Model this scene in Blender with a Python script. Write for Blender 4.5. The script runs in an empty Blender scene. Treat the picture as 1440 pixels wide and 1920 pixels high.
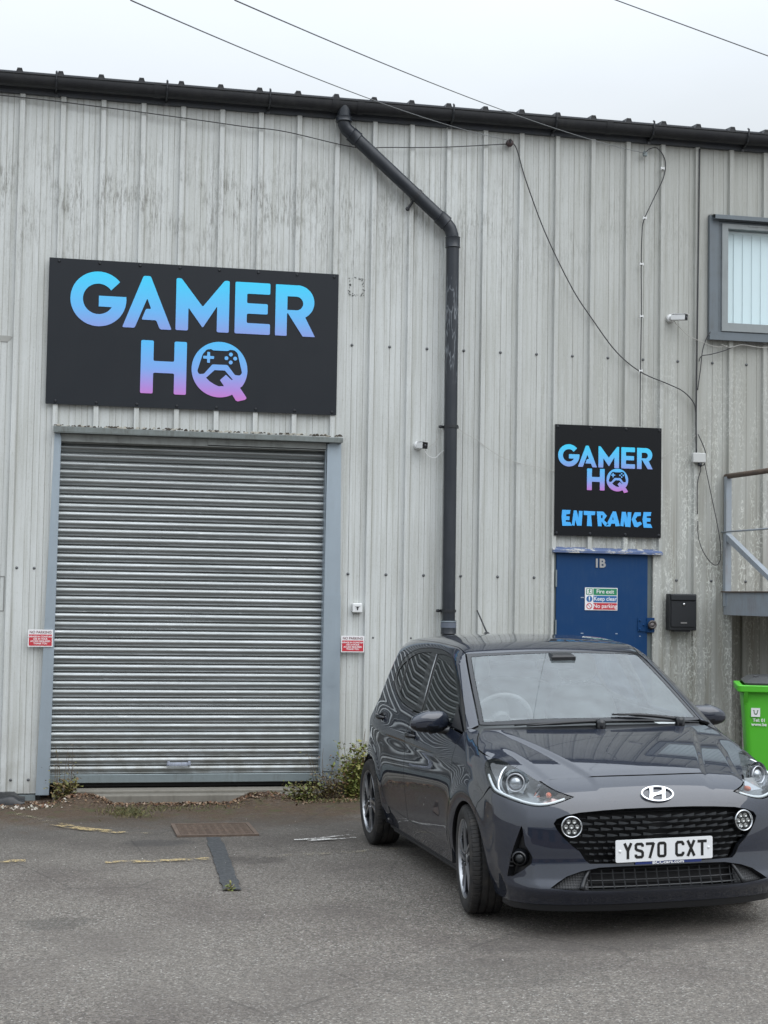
import bpy, math, random
import numpy as np
from mathutils import Vector, Matrix, noise
from mathutils.geometry import delaunay_2d_cdt
random.seed(7); rng=np.random.default_rng(5)
S=bpy.context.scene
# ---------------------------------------------------------------- camera
cam=bpy.data.objects.new('camera',bpy.data.cameras.new('camera')); S.collection.objects.link(cam); S.camera=cam
yaw,pitch,roll=.2074,.0542,.0164
cy_,sy_=math.cos(yaw),math.sin(yaw); cp_,sp_=math.cos(pitch),math.sin(pitch)
fwd=Vector((sy_*cp_,cy_*cp_,sp_)); rt=Vector((cy_,-sy_,0)); up=rt.cross(fwd)
r2=math.cos(roll)*rt+math.sin(roll)*up; u2=-math.sin(roll)*rt+math.cos(roll)*up
cam.matrix_world=Matrix(((r2.x,u2.x,-fwd.x,.3363),(r2.y,u2.y,-fwd.y,-13.3003),(r2.z,u2.z,-fwd.z,1.706),(0,0,0,1)))
cam.data.sensor_fit='VERTICAL'; cam.data.sensor_height=24; cam.data.lens=24*2955.7/1920
cam.data.clip_start=.05; cam.data.clip_end=600
# ---------------------------------------------------------------- overcast sky and one soft sun
SUN_EL,SUN_AZ=math.radians(52),math.radians(150)      # azimuth from +Y towards +X: behind the camera, to the right
W=bpy.data.worlds.new('World'); S.world=W; W.use_nodes=True
nt=W.node_tree; nt.nodes.clear(); N=nt.nodes.new; K=nt.links.new
out=N('ShaderNodeOutputWorld'); bg=N('ShaderNodeBackground'); bg.inputs[1].default_value=.10
sky=N('ShaderNodeTexSky'); sky.sky_type='NISHITA'; sky.sun_disc=False; sky.sun_elevation=SUN_EL; sky.sun_rotation=SUN_AZ
tc=N('ShaderNodeTexCoord'); sep=N('ShaderNodeSeparateXYZ'); K(tc.outputs['Generated'],sep.inputs[0])
mr=N('ShaderNodeMapRange'); mr.inputs[1].default_value=-.05; mr.inputs[2].default_value=1.0; K(sep.outputs['Z'],mr.inputs[0])
rp=N('ShaderNodeValToRGB'); K(mr.outputs[0],rp.inputs[0])
e=rp.color_ramp.elements; e[0].position=0; e[0].color=(6.4,6.8,7.1,1); e[1].position=1; e[1].color=(17.5,19.0,20.8,1)
m=e.new(.32); m.color=(7.3,7.75,8.15,1); m=e.new(.55); m.color=(11.6,12.6,13.8,1)
ns=N('ShaderNodeTexNoise'); ns.inputs['Scale'].default_value=2.2; ns.inputs['Detail'].default_value=5
mp=N('ShaderNodeMapping'); mp.inputs['Scale'].default_value=(1,1,2.5); K(tc.outputs['Generated'],mp.inputs[0]); K(mp.outputs[0],ns.inputs['Vector'])
nr=N('ShaderNodeMapRange'); nr.inputs[1].default_value=.3; nr.inputs[2].default_value=.7; nr.inputs[3].default_value=.93; nr.inputs[4].default_value=1.05; K(ns.outputs['Fac'],nr.inputs[0])
vm=N('ShaderNodeVectorMath'); vm.operation='SCALE'; K(rp.outputs[0],vm.inputs[0]); K(nr.outputs[0],vm.inputs['Scale'])
mx=N('ShaderNodeMix'); mx.data_type='RGBA'; mx.inputs[0].default_value=.94; K(sky.outputs[0],mx.inputs[6]); K(vm.outputs[0],mx.inputs[7])
K(mx.outputs[2],bg.inputs[0]); K(bg.outputs[0],out.inputs[0])
sd=bpy.data.lights.new('sun','SUN'); sd.energy=1.5; sd.angle=math.radians(70); sd.color=(1,.988,.97)
so=bpy.data.objects.new('sun',sd); S.collection.objects.link(so)
sdir=Vector((math.sin(SUN_AZ)*math.cos(SUN_EL),math.cos(SUN_AZ)*math.cos(SUN_EL),math.sin(SUN_EL)))
so.rotation_euler=sdir.to_track_quat('Z','Y').to_euler()
S.view_settings.view_transform='Standard'; S.view_settings.look='None'; S.view_settings.exposure=.22; S.view_settings.gamma=1
# ---------------------------------------------------------------- helpers
def tag(o,label=None,cat=None,group=None,kind=None):
    if label: o['label']=label
    if cat: o['category']=cat
    if group: o['group']=group
    if kind: o['kind']=kind
    return o
def empty(name,loc=(0,0,0),rot=None,parent=None):
    o=bpy.data.objects.new(name,None); S.collection.objects.link(o); o.location=loc
    if rot: o.rotation_euler=rot
    if parent: o.parent=parent
    o.empty_display_size=.1
    return o
def mesh(name,V,F,mats,parent=None,smooth=False,mi=None,normals=None,angle=None):
    me=bpy.data.meshes.new(name); me.from_pydata([tuple(map(float,v)) for v in V],[],[tuple(int(i) for i in f) for f in F])
    for m in (mats if isinstance(mats,(list,tuple)) else [mats]): me.materials.append(m)
    if mi is not None: me.polygons.foreach_set('material_index',np.array(mi,dtype=np.int32))
    if smooth: me.polygons.foreach_set('use_smooth',np.ones(len(me.polygons),dtype=bool))
    me.update()
    if angle: me.set_sharp_from_angle(angle=math.radians(angle))
    if normals is not None: me.normals_split_custom_set(normals)
    o=bpy.data.objects.new(name,me); S.collection.objects.link(o)
    if parent: o.parent=parent
    return o
class MB:
    def __init__(s): s.V=[];s.F=[];s.M=[]
    def add(s,V,F,m=0):
        b=len(s.V); s.V+= [tuple(v) for v in V]; s.F+=[tuple(b+i for i in f) for f in F]; s.M+=[m]*len(F); return s
    def box(s,x0,x1,y0,y1,z0,z1,m=0,bev=0):
        if bev:
            b=bev; V=[];
            for z,i in ((z0,b),(z0+b,0),(z1-b,0),(z1,b)):
                for X,Y in ((x0+i,y0+b*.0+i),(x1-i,y0+i),(x1-i,y1-i),(x0+i,y1-i)): V.append((X,Y,z))
            F=[(3,2,1,0),(12,13,14,15)]+[(k*4+j,k*4+(j+1)%4,k*4+4+(j+1)%4,k*4+4+j) for k in range(3) for j in range(4)]
            return s.add(V,F,m)
        V=[(x,y,z) for z in (z0,z1) for x,y in ((x0,y0),(x1,y0),(x1,y1),(x0,y1))]
        return s.add(V,[(3,2,1,0),(4,5,6,7),(0,1,5,4),(1,2,6,5),(2,3,7,6),(3,0,4,7)],m)
    def tube(s,P,r,n=10,m=0,cap=True,closed=False):
        P=[Vector(p) for p in P]; rs=r if isinstance(r,(list,tuple)) else [r]*len(P)
        V=[];prev=None;L=len(P)
        for i,p in enumerate(P):
            a=P[(i-1)%L] if closed else P[max(i-1,0)]; b=P[(i+1)%L] if closed else P[min(i+1,L-1)]
            t=(b-a).normalized()
            if prev is None:
                q=Vector((0,0,1)) if abs(t.z)<.9 else Vector((0,1,0)); u=t.cross(q).normalized()
            else:
                u=(prev-t*prev.dot(t)).normalized()
            prev=u; w=t.cross(u)
            for k in range(n):
                an=2*math.pi*k/n; V.append(p+(u*math.cos(an)+w*math.sin(an))*rs[i])
        F=[(i*n+k,i*n+(k+1)%n,(i+1)*n+(k+1)%n,(i+1)*n+k) for i in range(L-1) for k in range(n)]
        if closed: F+=[((L-1)*n+k,(L-1)*n+(k+1)%n,(k+1)%n,k) for k in range(n)]
        elif cap: F+=[tuple(range(n))[::-1],tuple((L-1)*n+k for k in range(n))]
        return s.add(V,F,m)
    def lathe(s,prof,c,ax='z',n=32,m=0,close=False):
        V=[]
        for r,h in prof:
            for k in range(n):
                a=2*math.pi*k/n; p=(r*math.cos(a),r*math.sin(a),h)
                if ax=='y': p=(p[0],p[2],p[1])
                elif ax=='x': p=(p[2],p[0],p[1])
                V.append((p[0]+c[0],p[1]+c[1],p[2]+c[2]))
        L=len(prof); R=range(L if close else L-1)
        F=[(i*n+k,i*n+(k+1)%n,((i+1)%L)*n+(k+1)%n,((i+1)%L)*n+k) for i in R for k in range(n)]
        if ax=='y': F=[f[::-1] for f in F]
        return s.add(V,F,m)
    def prism(s,poly,a,b,ax='y',m=0,holes=[]):
        # outline in a plane, extruded; ax y: (x,z) outline
        T,PT=tri(poly,holes); loops=[poly]+list(holes); base=[q for l in loops for q in l]; n=len(PT)
        def w(p,h): return (p[0],h,p[1]) if ax=='y' else ((p[0],p[1],h) if ax=='z' else (h,p[0],p[1]))
        V=[w(p,a) for p in PT]+[w(p,b) for p in PT]
        F=[tuple(t) for t in T]+[tuple(n+i for i in t[::-1]) for t in T]
        k=0; idx={}
        for i,p in enumerate(PT): idx[(round(p[0],5),round(p[1],5))]=i
        for l in loops:
            ii=[idx.get((round(p[0],5),round(p[1],5))) for p in l]
            for j in range(len(ii)):
                p,q=ii[j],ii[(j+1)%len(ii)]
                if p is None or q is None or p==q: continue
                F.append((p,n+p,n+q,q))
        return s.add(V,F,m)
    def build(s,name,mats,parent=None,smooth=False,angle=None,fix=True):
        o=mesh(name,s.V,s.F,mats,parent,smooth or bool(angle),s.M,angle=angle)
        if fix:
            import bmesh
            bm=bmesh.new(); bm.from_mesh(o.data); bmesh.ops.recalc_face_normals(bm,faces=bm.faces); bm.to_mesh(o.data); bm.free()
            if angle: o.data.set_sharp_from_angle(angle=math.radians(angle))
        return o
def pin(pt,poly):
    x,y=pt; c=False; j=len(poly)-1
    for i in range(len(poly)):
        xi,yi=poly[i][0],poly[i][1]; xj,yj=poly[j][0],poly[j][1]
        if (yi>y)!=(yj>y) and x<(xj-xi)*(y-yi)/(yj-yi)+xi: c=not c
        j=i
    return c
def pinv(P,poly):
    P=np.asarray(P); x,y=P[:,0],P[:,1]; c=np.zeros(len(P),bool); q=np.asarray(poly,float)[:,:2]
    for (xi,yi),(xj,yj) in zip(q,np.roll(q,1,0)):
        if yi==yj: continue
        c^=((yi>y)!=(yj>y))&(x<(xj-xi)*(y-yi)/(yj-yi)+xi)
    return c
def tri(poly,holes=[],extra=None):
    V=[];E=[]
    for l in [poly]+list(holes):
        b=len(V);V+=[Vector((p[0],p[1])) for p in l];E+=[(b+i,b+(i+1)%len(l)) for i in range(len(l))]
    if extra is not None: V+=[Vector(p) for p in extra]
    r=delaunay_2d_cdt(V,E,[],0,1e-6); PT=[(v.x,v.y) for v in r[0]]; F=r[2]
    if not F: return [],PT
    C=np.array([[(PT[f[0]][0]+PT[f[1]][0]+PT[f[2]][0])/3,(PT[f[0]][1]+PT[f[1]][1]+PT[f[2]][1])/3] for f in F])
    k=pinv(C,poly)
    for h in holes: k&=~pinv(C,h)
    return [f for f,q in zip(F,k) if q],PT
def arc(cx,cy,r,a0,a1,n=12,ry=None):
    ry=ry or r
    return [(cx+r*math.cos(math.radians(a0+(a1-a0)*i/n)),cy+ry*math.sin(math.radians(a0+(a1-a0)*i/n))) for i in range(n+1)]
def text(name,body,size,mat,loc,rot=(math.pi/2,0,0),parent=None,ex=.001,align='CENTER',sx=1,bold=0,spacing=1):
    cu=bpy.data.curves.new(name,'FONT'); cu.body=body; cu.size=size; cu.align_x=align; cu.align_y='CENTER'; cu.extrude=ex; cu.offset=bold; cu.space_character=spacing; cu.space_line=1.0
    t=bpy.data.objects.new('tmp',cu); S.collection.objects.link(t); bpy.context.view_layer.update()
    me=bpy.data.meshes.new_from_object(t.evaluated_get(bpy.context.evaluated_depsgraph_get())); bpy.data.objects.remove(t)
    me.materials.clear(); me.materials.append(mat)
    for v in me.vertices: v.co.x*=sx
    o=bpy.data.objects.new(name,me); S.collection.objects.link(o); o.location=loc; o.rotation_euler=rot
    if parent: o.parent=parent
    return o
# ---------------------------------------------------------------- materials
def mat(name,col,rough=.5,metal=0,spec=.5,coat=0,coatr=.03,ior=None):
    m=bpy.data.materials.new(name); m.use_nodes=True; b=m.node_tree.nodes['Principled BSDF']
    b.inputs['Base Color'].default_value=(*col,1); b.inputs['Roughness'].default_value=rough; b.inputs['Metallic'].default_value=metal
    b.inputs['Specular IOR Level'].default_value=spec; b.inputs['Coat Weight'].default_value=coat; b.inputs['Coat Roughness'].default_value=coatr
    if ior: b.inputs['IOR'].default_value=ior
    return m
class NG:
    def __init__(s,m): s.m=m; s.t=m.node_tree; s.b=s.t.nodes['Principled BSDF']; s.out=s.t.nodes['Material Output']; s._tc=None
    def n(s,ty,**k):
        q=s.t.nodes.new(ty)
        for a,v in k.items(): setattr(q,a,v)
        return q
    def k(s,a,b): s.t.links.new(a,b)
    def co(s,scale=(1,1,1),loc=(0,0,0),kind='Object'):
        if not s._tc: s._tc=s.n('ShaderNodeTexCoord')
        mp=s.n('ShaderNodeMapping'); mp.inputs['Scale'].default_value=scale; mp.inputs['Location'].default_value=loc; s.k(s._tc.outputs[kind],mp.inputs[0]); return mp.outputs[0]
    def noise(s,vec,scale,detail=4,rough=.55,dist=0):
        q=s.n('ShaderNodeTexNoise'); q.inputs['Scale'].default_value=scale; q.inputs['Detail'].default_value=detail; q.inputs['Roughness'].default_value=rough; q.inputs['Distortion'].default_value=dist; s.k(vec,q.inputs['Vector']); return q.outputs['Fac']
    def vor(s,vec,scale,feature='F1',out='Distance',rnd=1):
        q=s.n('ShaderNodeTexVoronoi'); q.feature=feature; q.inputs['Scale'].default_value=scale; q.inputs['Randomness'].default_value=rnd; s.k(vec,q.inputs['Vector']); return q.outputs[out]
    def mr(s,v,a,b,c=0,d=1):
        q=s.n('ShaderNodeMapRange'); q.inputs[1].default_value=a;q.inputs[2].default_value=b;q.inputs[3].default_value=c;q.inputs[4].default_value=d; s.k(v,q.inputs[0]); return q.outputs[0]
    def math(s,op,a,b=None,clamp=False):
        q=s.n('ShaderNodeMath'); q.operation=op; q.use_clamp=clamp
        for i,v in enumerate((a,b)):
            if v is None: continue
            if isinstance(v,(int,float)): q.inputs[i].default_value=v
            else: s.k(v,q.inputs[i])
        return q.outputs[0]
    def mix(s,f,a,b,bt='MIX'):
        q=s.n('ShaderNodeMix'); q.data_type='RGBA'; q.blend_type=bt
        for i,v in ((0,f),(6,a),(7,b)):
            if isinstance(v,tuple): q.inputs[i].default_value=(*v,1)
            elif isinstance(v,(int,float)): q.inputs[i].default_value=v
            else: s.k(v,q.inputs[i])
        return q.outputs[2]
    def bump(s,h,st,dist=.01,nrm=None):
        q=s.n('ShaderNodeBump'); q.inputs['Strength'].default_value=st; q.inputs['Distance'].default_value=dist; s.k(h,q.inputs['Height'])
        if nrm: s.k(nrm,q.inputs['Normal'])
        s.k(q.outputs[0],s.b.inputs['Normal']); return q.outputs[0]
    def col(s,c): s.k(c,s.b.inputs['Base Color'])
    def rough(s,c): s.k(c,s.b.inputs['Roughness'])
def grime(name,col,rough=.5,metal=0,amt=.25,scale=6,bump=0,dirt=(.08,.075,.06),**kw):
    m=mat(name,col,rough,metal,**kw); g=NG(m); v=g.co((1,1,1)); a=g.noise(v,scale,6,.65); b=g.noise(g.co((5,5,.6)),scale,4,.6)
    f=g.math('MULTIPLY',g.mr(a,.4,.75),g.mr(b,.35,.7)); g.col(g.mix(g.math('MULTIPLY',f,amt*2.2),col,dirt)); g.rough(g.mr(a,.3,.7,max(rough-.08,0),min(rough+.12,1)))
    if bump: g.bump(g.noise(v,scale*12,3),bump,.002)
    return m

# ================================================================ SETTING
def clad_mat():
    m=mat('cladding_paint',(.5,.52,.5),.55,spec=.35); g=NG(m)
    v=g.co(); tcx=g.n('ShaderNodeSeparateXYZ'); g.k(g._tc.outputs['Object'],tcx.inputs[0]); X,Z=tcx.outputs['X'],tcx.outputs['Z']
    fine=g.noise(v,95,2,.6); big=g.noise(v,.9,3); st=g.noise(g.co((16,1,.55)),1.6,5,.62); st2=g.noise(g.co((38,1,.9),(3,0,1)),1.5,5,.7)
    c=g.mix(g.mr(big,.35,.7),(.585,.605,.595),(.505,.52,.505))
    aa_=g.math('MULTIPLY',g.math('FRACT',g.math('MULTIPLY',g.math('ADD',X,33.3),1/.333)),.333); pb=g.math('PINGPONG',g.math('SUBTRACT',aa_,.115),.025); gm_=g.math('MULTIPLY',g.mr(pb,.0018,.0045,1,0),g.math('MULTIPLY',g.math('GREATER_THAN',aa_,.108),g.math('LESS_THAN',aa_,.272))); gm_=g.math('MULTIPLY',gm_,g.mr(g.noise(g.co((9,1,.8),(1,0,1)),1.6,4),.3,.65,.15,.8)); c=g.mix(gm_,c,(.27,.265,.235))
    rb=g.mr(g.math('ABSOLUTE',g.math('SUBTRACT',aa_,.0315)),.002,.007,1,0); c=g.mix(g.math('MULTIPLY',rb,g.mr(st,.3,.65,.2,.75)),c,(.24,.235,.20))  # dark line right of each rib: flank shadow put into the colour
    c=g.mix(g.math('MULTIPLY',g.mr(st,.44,.66),.50),c,(.34,.345,.305))
    c=g.mix(g.mr(fine,.35,.75,0,.22),c,(.70,.72,.71)); sk=g.noise(g.co((60,1,14),(7,0,2)),1.5,4,.7); c=g.mix(g.mr(sk,.56,.72,0,.45),c,(.30,.29,.25))
    # dark mould streaks in a band below the eaves
    band=g.math('MULTIPLY',g.mr(Z,4.15,5.0),g.mr(Z,5.62,5.15)); blot=g.noise(g.co((3.2,1,1.5),(1,0,4)),1.5,5,.65); spk=g.noise(g.co((46,1,5.5)),1.2,6,.8)
    f=g.math('MULTIPLY',g.math('MULTIPLY',band,g.mr(blot,.42,.56)),g.mr(spk,.47,.58)); left=g.mr(X,4.6,2.0,.55,1)
    c=g.mix(g.math('MULTIPLY',g.math('MULTIPLY',f,left),.62,True),c,(.085,.075,.055))
    f2=g.math('MULTIPLY',g.mr(st2,.56,.7),g.mr(X,1.5,5.5,.16,.55)); c=g.mix(f2,c,(.21,.195,.155))
    # chalky run marks and brown film at the lower right
    right=g.mr(X,4.0,5.9); low=g.mr(Z,4.4,2.4); rl=g.math('MULTIPLY',right,low)
    br=g.mr(g.noise(g.co((9,1,.5),(5,0,0)),1.3,4),.38,.66); c=g.mix(g.math('MULTIPLY',g.math('MULTIPLY',rl,br),.8),c,(.255,.24,.195))
    c=g.mix(g.math('MULTIPLY',g.mr(X,3.6,6.4),.62),c,(.31,.31,.275))
    wg=g.noise(g.co((22,1,9),(2,0,3)),1.5,3,.5); wl=g.math('SUBTRACT',1,g.math('MULTIPLY',g.math('ABSOLUTE',g.math('SUBTRACT',wg,.5)),26),True)
    wm=g.math('MULTIPLY',wl,g.mr(g.noise(g.co((7,1,.8),(9,0,1)),1.4,3),.44,.56)); c=g.mix(g.math('MULTIPLY',g.math('MULTIPLY',wm,rl),.85),c,(.72,.74,.69))
    # splash dirt above the ground
    sp=g.math('MULTIPLY',g.mr(Z,.75,.05),g.mr(g.noise(g.co((6,1,3)),1.5,5),.4,.6)); c=g.mix(g.math('MULTIPLY',sp,.4),c,(.22,.2,.16))
    g.col(c); g.rough(g.mr(st,.3,.7,.42,.65)); g.bump(g.noise(v,60,3),.25,.002)
    return m
M={}
M['clad']=clad_mat()
M['black']=mat('black_plastic',(.018,.020,.024),.42); M['gutter']=grime('gutter_black',(.009,.010,.013),.5,0,.2,5,.1,dirt=(.05,.05,.045))
M['fascia']=grime('fascia_dark',(.045,.052,.065),.5,0,.3,4)
M['pipe']=grime('downpipe_grey',(.017,.021,.028),.38,0,.12,3,.05,dirt=(.10,.11,.12))
_pg=NG(M['pipe']); _v=_pg.co((1,1,1)); _s=_pg.n('ShaderNodeSeparateXYZ'); _pg.k(_pg._tc.outputs['Object'],_s.inputs[0]); _c=M['pipe'].node_tree.nodes['Principled BSDF'].inputs['Base Color'].links[0].from_socket
_w=_pg.math('SUBTRACT',1,_pg.math('MULTIPLY',_pg.math('ABSOLUTE',_pg.math('SUBTRACT',_pg.noise(_pg.co((16,9,2.2),(4,1,2)),1.3,3),.5)),34),True)
_m=_pg.math('MULTIPLY',_pg.math('MULTIPLY',_w,_pg.mr(_s.outputs['Z'],4.55,4.35)),_pg.mr(_s.outputs['Z'],3.55,3.75)); _pg.col(_pg.mix(_pg.math('MULTIPLY',_m,.55),_c,(.30,.33,.36)))
M['galv']=grime('galvanised_flashing',(.36,.42,.47),.42,.55,.16,5,.1,dirt=(.2,.22,.22)); M['galvd']=grime('galvanised_dull',(.23,.27,.28),.45,.4,.25,6,.1)
M['wgrey']=grime('window_grey',(.13,.155,.175),.45,0,.2,7,.05); M['upvc']=grime('window_frame_grey',(.25,.275,.28),.4,0,.2,7)
M['white']=grime('white_plastic',(.74,.75,.75),.4,0,.12,12); M['steel']=mat('bright_steel',(.6,.6,.6),.28,1)
M['bluepaint']=grime('door_blue',(.004,.042,.135),.5,0,.14,9,.08,dirt=(.04,.08,.14),spec=.25)
M['rust']=grime('rusty_brown',(.10,.072,.055),.8,0,.5,14,.5,dirt=(.22,.16,.12)); M['bgsteel']=grime('stair_blue_grey',(.30,.34,.38),.5,0,.3,6,.15,dirt=(.22,.16,.11))
M['concrete']=grime('concrete',(.19,.178,.152),.85,0,.6,5,.6,dirt=(.12,.11,.09)); M['cable']=mat('cable_black',(.035,.035,.038),.5); M['wire']=mat('wire_grey',(.13,.135,.14),.5); M['cablew']=mat('cable_grey',(.42,.41,.38),.5)
M['signb']=grime('sign_black',(.011,.014,.019),.42,0,.05,3,dirt=(.03,.034,.038),spec=.3); M['signb2']=mat('sign_black_new',(.004,.005,.007),.36,spec=.25); M['signw']=mat('sign_white',(.80,.79,.80),.4); M['red']=mat('sign_red',(.52,.035,.05),.4); M['sgreen']=mat('sign_green',(.02,.22,.10),.4)
M['sblue']=mat('sign_blue',(.02,.13,.34),.4); M['dkred']=mat('sign_lettering_dark',(.22,.12,.13),.5)
# ---- ground: one sheet, gently rising to the right
def gz(x,y):
    t=np.maximum(0,np.asarray(x,float)-1.6); z=.0215*np.sqrt(t*t+.09)-.0215*.3*1.0
    z=z+.0*y
    for cx_,w,hh in ((.63,.20,.085),(2.10,.22,.08)):
        z=z+hh*np.exp(-((x-cx_)/w)**4)*(1/(1+np.exp((-y-.46)/.07)))*(1/(1+np.exp((y+.05)/.04)))
    return z
xs=np.concatenate([[-300,-120,-50,-20,-9,-4],np.arange(-2,8.01,.08),[10,14,22,50,120,300]]); ys=np.concatenate([[-300,-120,-50,-28,-18],np.arange(-13.5,-1.5,.25),np.arange(-1.5,.31,.04),[1,5,40,120,300]])
XX,YY=np.meshgrid(xs,ys); zz=gz(np.clip(XX,-5,16),YY)+np.where((np.abs(XX-3)<7)&(YY<.2)&(YY>-14),.004*np.sin(XX*2.3+1)*np.cos(YY*1.7),0)
nx=len(xs); V=np.stack([XX.ravel(),YY.ravel(),zz.ravel()],1); F=[(j*nx+i,j*nx+i+1,(j+1)*nx+i+1,(j+1)*nx+i) for j in range(len(ys)-1) for i in range(nx-1)]
def asphalt():
    m=mat('asphalt',(.1,.1,.1),.85,spec=.3); g=NG(m); v=g.co(); s=g.n('ShaderNodeSeparateXYZ'); g.k(g._tc.outputs['Object'],s.inputs[0]); X,Y=s.outputs['X'],s.outputs['Y']
    vo=g.vor(v,125,out='Color'); sv=g.n('ShaderNodeSeparateColor'); g.k(vo,sv.inputs[0]); d=g.vor(v,125); n1=g.noise(v,42,4,.7); n2=g.noise(v,1.1,5,.6); n3=g.noise(v,160,2); n4=g.noise(v,.35,3)
    base=g.mix(g.mr(sv.outputs[0],.0,1),(.085,.075,.065),(.29,.26,.225)); base=g.mix(g.mr(sv.outputs[1],.88,.97),base,(.44,.42,.385))
    base=g.mix(g.mr(n1,.35,.62,.55,0),base,(.045,.044,.044)); base=g.mix(g.math('MULTIPLY',g.mr(n2,.42,.66),.5),base,(.095,.080,.074)); base=g.mix(g.math('MULTIPLY',g.mr(n4,.42,.62),.25),base,(.19,.175,.155))
    near=g.mr(Y,-3.6,-1.7); nn=g.math('ADD',near,g.mr(n2,.3,.7,-.25,.25),True); base=g.mix(g.math('MULTIPLY',nn,.55),base,(.062,.057,.051))
    # earth and moss in front of the step, and round the foot of the wall
    e1=g.math('ADD',g.mr(Y,-2.1,-.8,-.40,1.15),g.mr(g.noise(v,3.4,6,.7),.3,.7,-.55,.4),True); e1=g.math('MULTIPLY',e1,g.mr(g.noise(v,28,4,.7),.28,.5,.45,1)); base=g.mix(e1,base,g.mix(g.mr(n1,.3,.7),(.050,.033,.022),(.13,.092,.062)))
    e2=g.math('MULTIPLY',g.math('MULTIPLY',g.mr(Y,-1.5,-.8),g.mr(g.noise(v,5.5,5,.7),.53,.62)),g.mr(Y,-.2,-.7)); base=g.mix(g.math('MULTIPLY',e2,.6),base,(.07,.085,.030))
    # tarmac humps stay bare
    st=g.math('MULTIPLY',g.mr(g.vor(g.co((1,1.6,1),(.1,.3,0)),.33),.05,.16,1,0),g.mr(n2,.4,.6)); base=g.mix(g.math('MULTIPLY',st,.45),base,(.035,.034,.034))
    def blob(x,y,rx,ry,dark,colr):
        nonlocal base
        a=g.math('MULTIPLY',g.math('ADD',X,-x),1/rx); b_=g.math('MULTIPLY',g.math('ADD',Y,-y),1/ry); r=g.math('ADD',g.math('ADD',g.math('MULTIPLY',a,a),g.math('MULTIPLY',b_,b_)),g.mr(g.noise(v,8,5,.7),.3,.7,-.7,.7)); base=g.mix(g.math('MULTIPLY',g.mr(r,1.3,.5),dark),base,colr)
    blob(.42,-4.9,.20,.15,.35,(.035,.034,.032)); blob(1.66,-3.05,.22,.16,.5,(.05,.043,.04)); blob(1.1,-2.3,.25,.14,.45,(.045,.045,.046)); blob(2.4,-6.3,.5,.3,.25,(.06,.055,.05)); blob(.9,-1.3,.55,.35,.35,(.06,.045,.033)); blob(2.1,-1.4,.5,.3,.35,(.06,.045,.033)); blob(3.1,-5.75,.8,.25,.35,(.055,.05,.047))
    ck=g.math('MULTIPLY',g.mr(g.vor(g.co((1,.8,1),(.7,.2,0)),.9,'DISTANCE_TO_EDGE'),.004,.010,1,0),g.mr(n2,.47,.55)); base=g.mix(g.math('MULTIPLY',ck,.3),base,(.03,.028,.026))
    g.col(base); g.rough(g.mr(n2,.3,.7,.78,.92)); h=g.math('ADD',g.math('MULTIPLY',d,-1),g.math('MULTIPLY',n1,.9)); g.bump(h,.9,.007); return m
ground=mesh('ground',V,F,asphalt(),smooth=True); tag(ground,kind='structure')
def paint(name,col,thr,a=.5):
    m=mat(name,col,.7); g=NG(m); v=g.co(); f=g.math('MULTIPLY',g.mr(g.noise(v,11,6,.75),thr,thr+.08),g.mr(g.noise(v,75,3,.6),.36,.5)); tr=g.n('ShaderNodeBsdfTransparent'); ms=g.n('ShaderNodeMixShader')
    g.k(g.math('MULTIPLY',f,a),ms.inputs[0]); g.k(tr.outputs[0],ms.inputs[1]); g.k(g.b.outputs[0],ms.inputs[2]); g.k(ms.outputs[0],g.out.inputs[0]); return m
def strip(name,P,w,m,z=.009,kind='structure'):
    P=[Vector(p) for p in P]; Q=[]
    for a,b in zip(P[:-1],P[1:]):
        n=max(2,int((b-a).length/.04)); Q+=[a+(b-a)*i/n for i in range(n)]
    Q.append(P[-1]); V=[]
    for i,p in enumerate(Q):
        t=(Q[min(i+1,len(Q)-1)]-Q[max(i-1,0)]).normalized(); nrm=Vector((-t.y,t.x)); ww=w*(1+.22*noise.noise((p.x*9,p.y*9,3)))
        for s_ in (-.5,.5):
            q=p+nrm*ww*s_; V.append((q.x,q.y,float(gz(q.x,q.y))+z))
    F=[(2*i,2*i+2,2*i+3,2*i+1) for i in range(len(Q)-1)]
    return tag(mesh(name,V,F,m),kind=kind)
YP=paint('yellow_paint',(.50,.38,.18),.45,.8); YF=paint('yellow_paint_faded',(.40,.35,.24),.52,.5); WP=paint('white_scrape',(.66,.65,.62),.42,.9)
strip('painted_line',[(.13,-.80),(.247,-1.05),(.479,-1.46)],.075,YF); strip('painted_line',[(.42,-1.38),(.60,-1.62),(.885,-1.85)],.11,YP); strip('painted_line',[(.885,-1.85),(1.235,-1.95),(1.30,-1.95)],.06,YF)
strip('painted_line',[(-.6,-3.05),(-.1,-3.0),(.23,-2.98)],.085,YP); strip('painted_line',[(.72,-3.10),(1.10,-3.07),(1.39,-3.02)],.085,YP); strip('painted_line',[(1.62,-3.0),(2.49,-2.90),(2.9,-2.86)],.07,YF); strip('painted_line',[(2.85,-5.30),(3.30,-5.34)],.06,YF)
for a,b,w in (((2.05,-2.36),(2.46,-2.22),.03),((2.12,-2.42),(2.48,-2.34),.028),((2.04,-2.35),(2.34,-2.38),.035),((2.2,-2.3),(2.42,-2.4),.02)): strip('paint_scrape',[a,b],w,WP,.011)
dk=mat('bitumen_patch',(.05,.053,.057),.7,spec=.4); g=NG(dk); vv=g.co(); g.col(g.mix(g.mr(g.noise(vv,60,3),.4,.7),(.036,.039,.043),(.085,.088,.09))); g.bump(g.noise(vv,120,3),.4,.003)
strip('bitumen_strip',[(1.50,-2.12),(1.475,-2.8),(1.41,-4.11)],.105,dk,.007)
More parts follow.
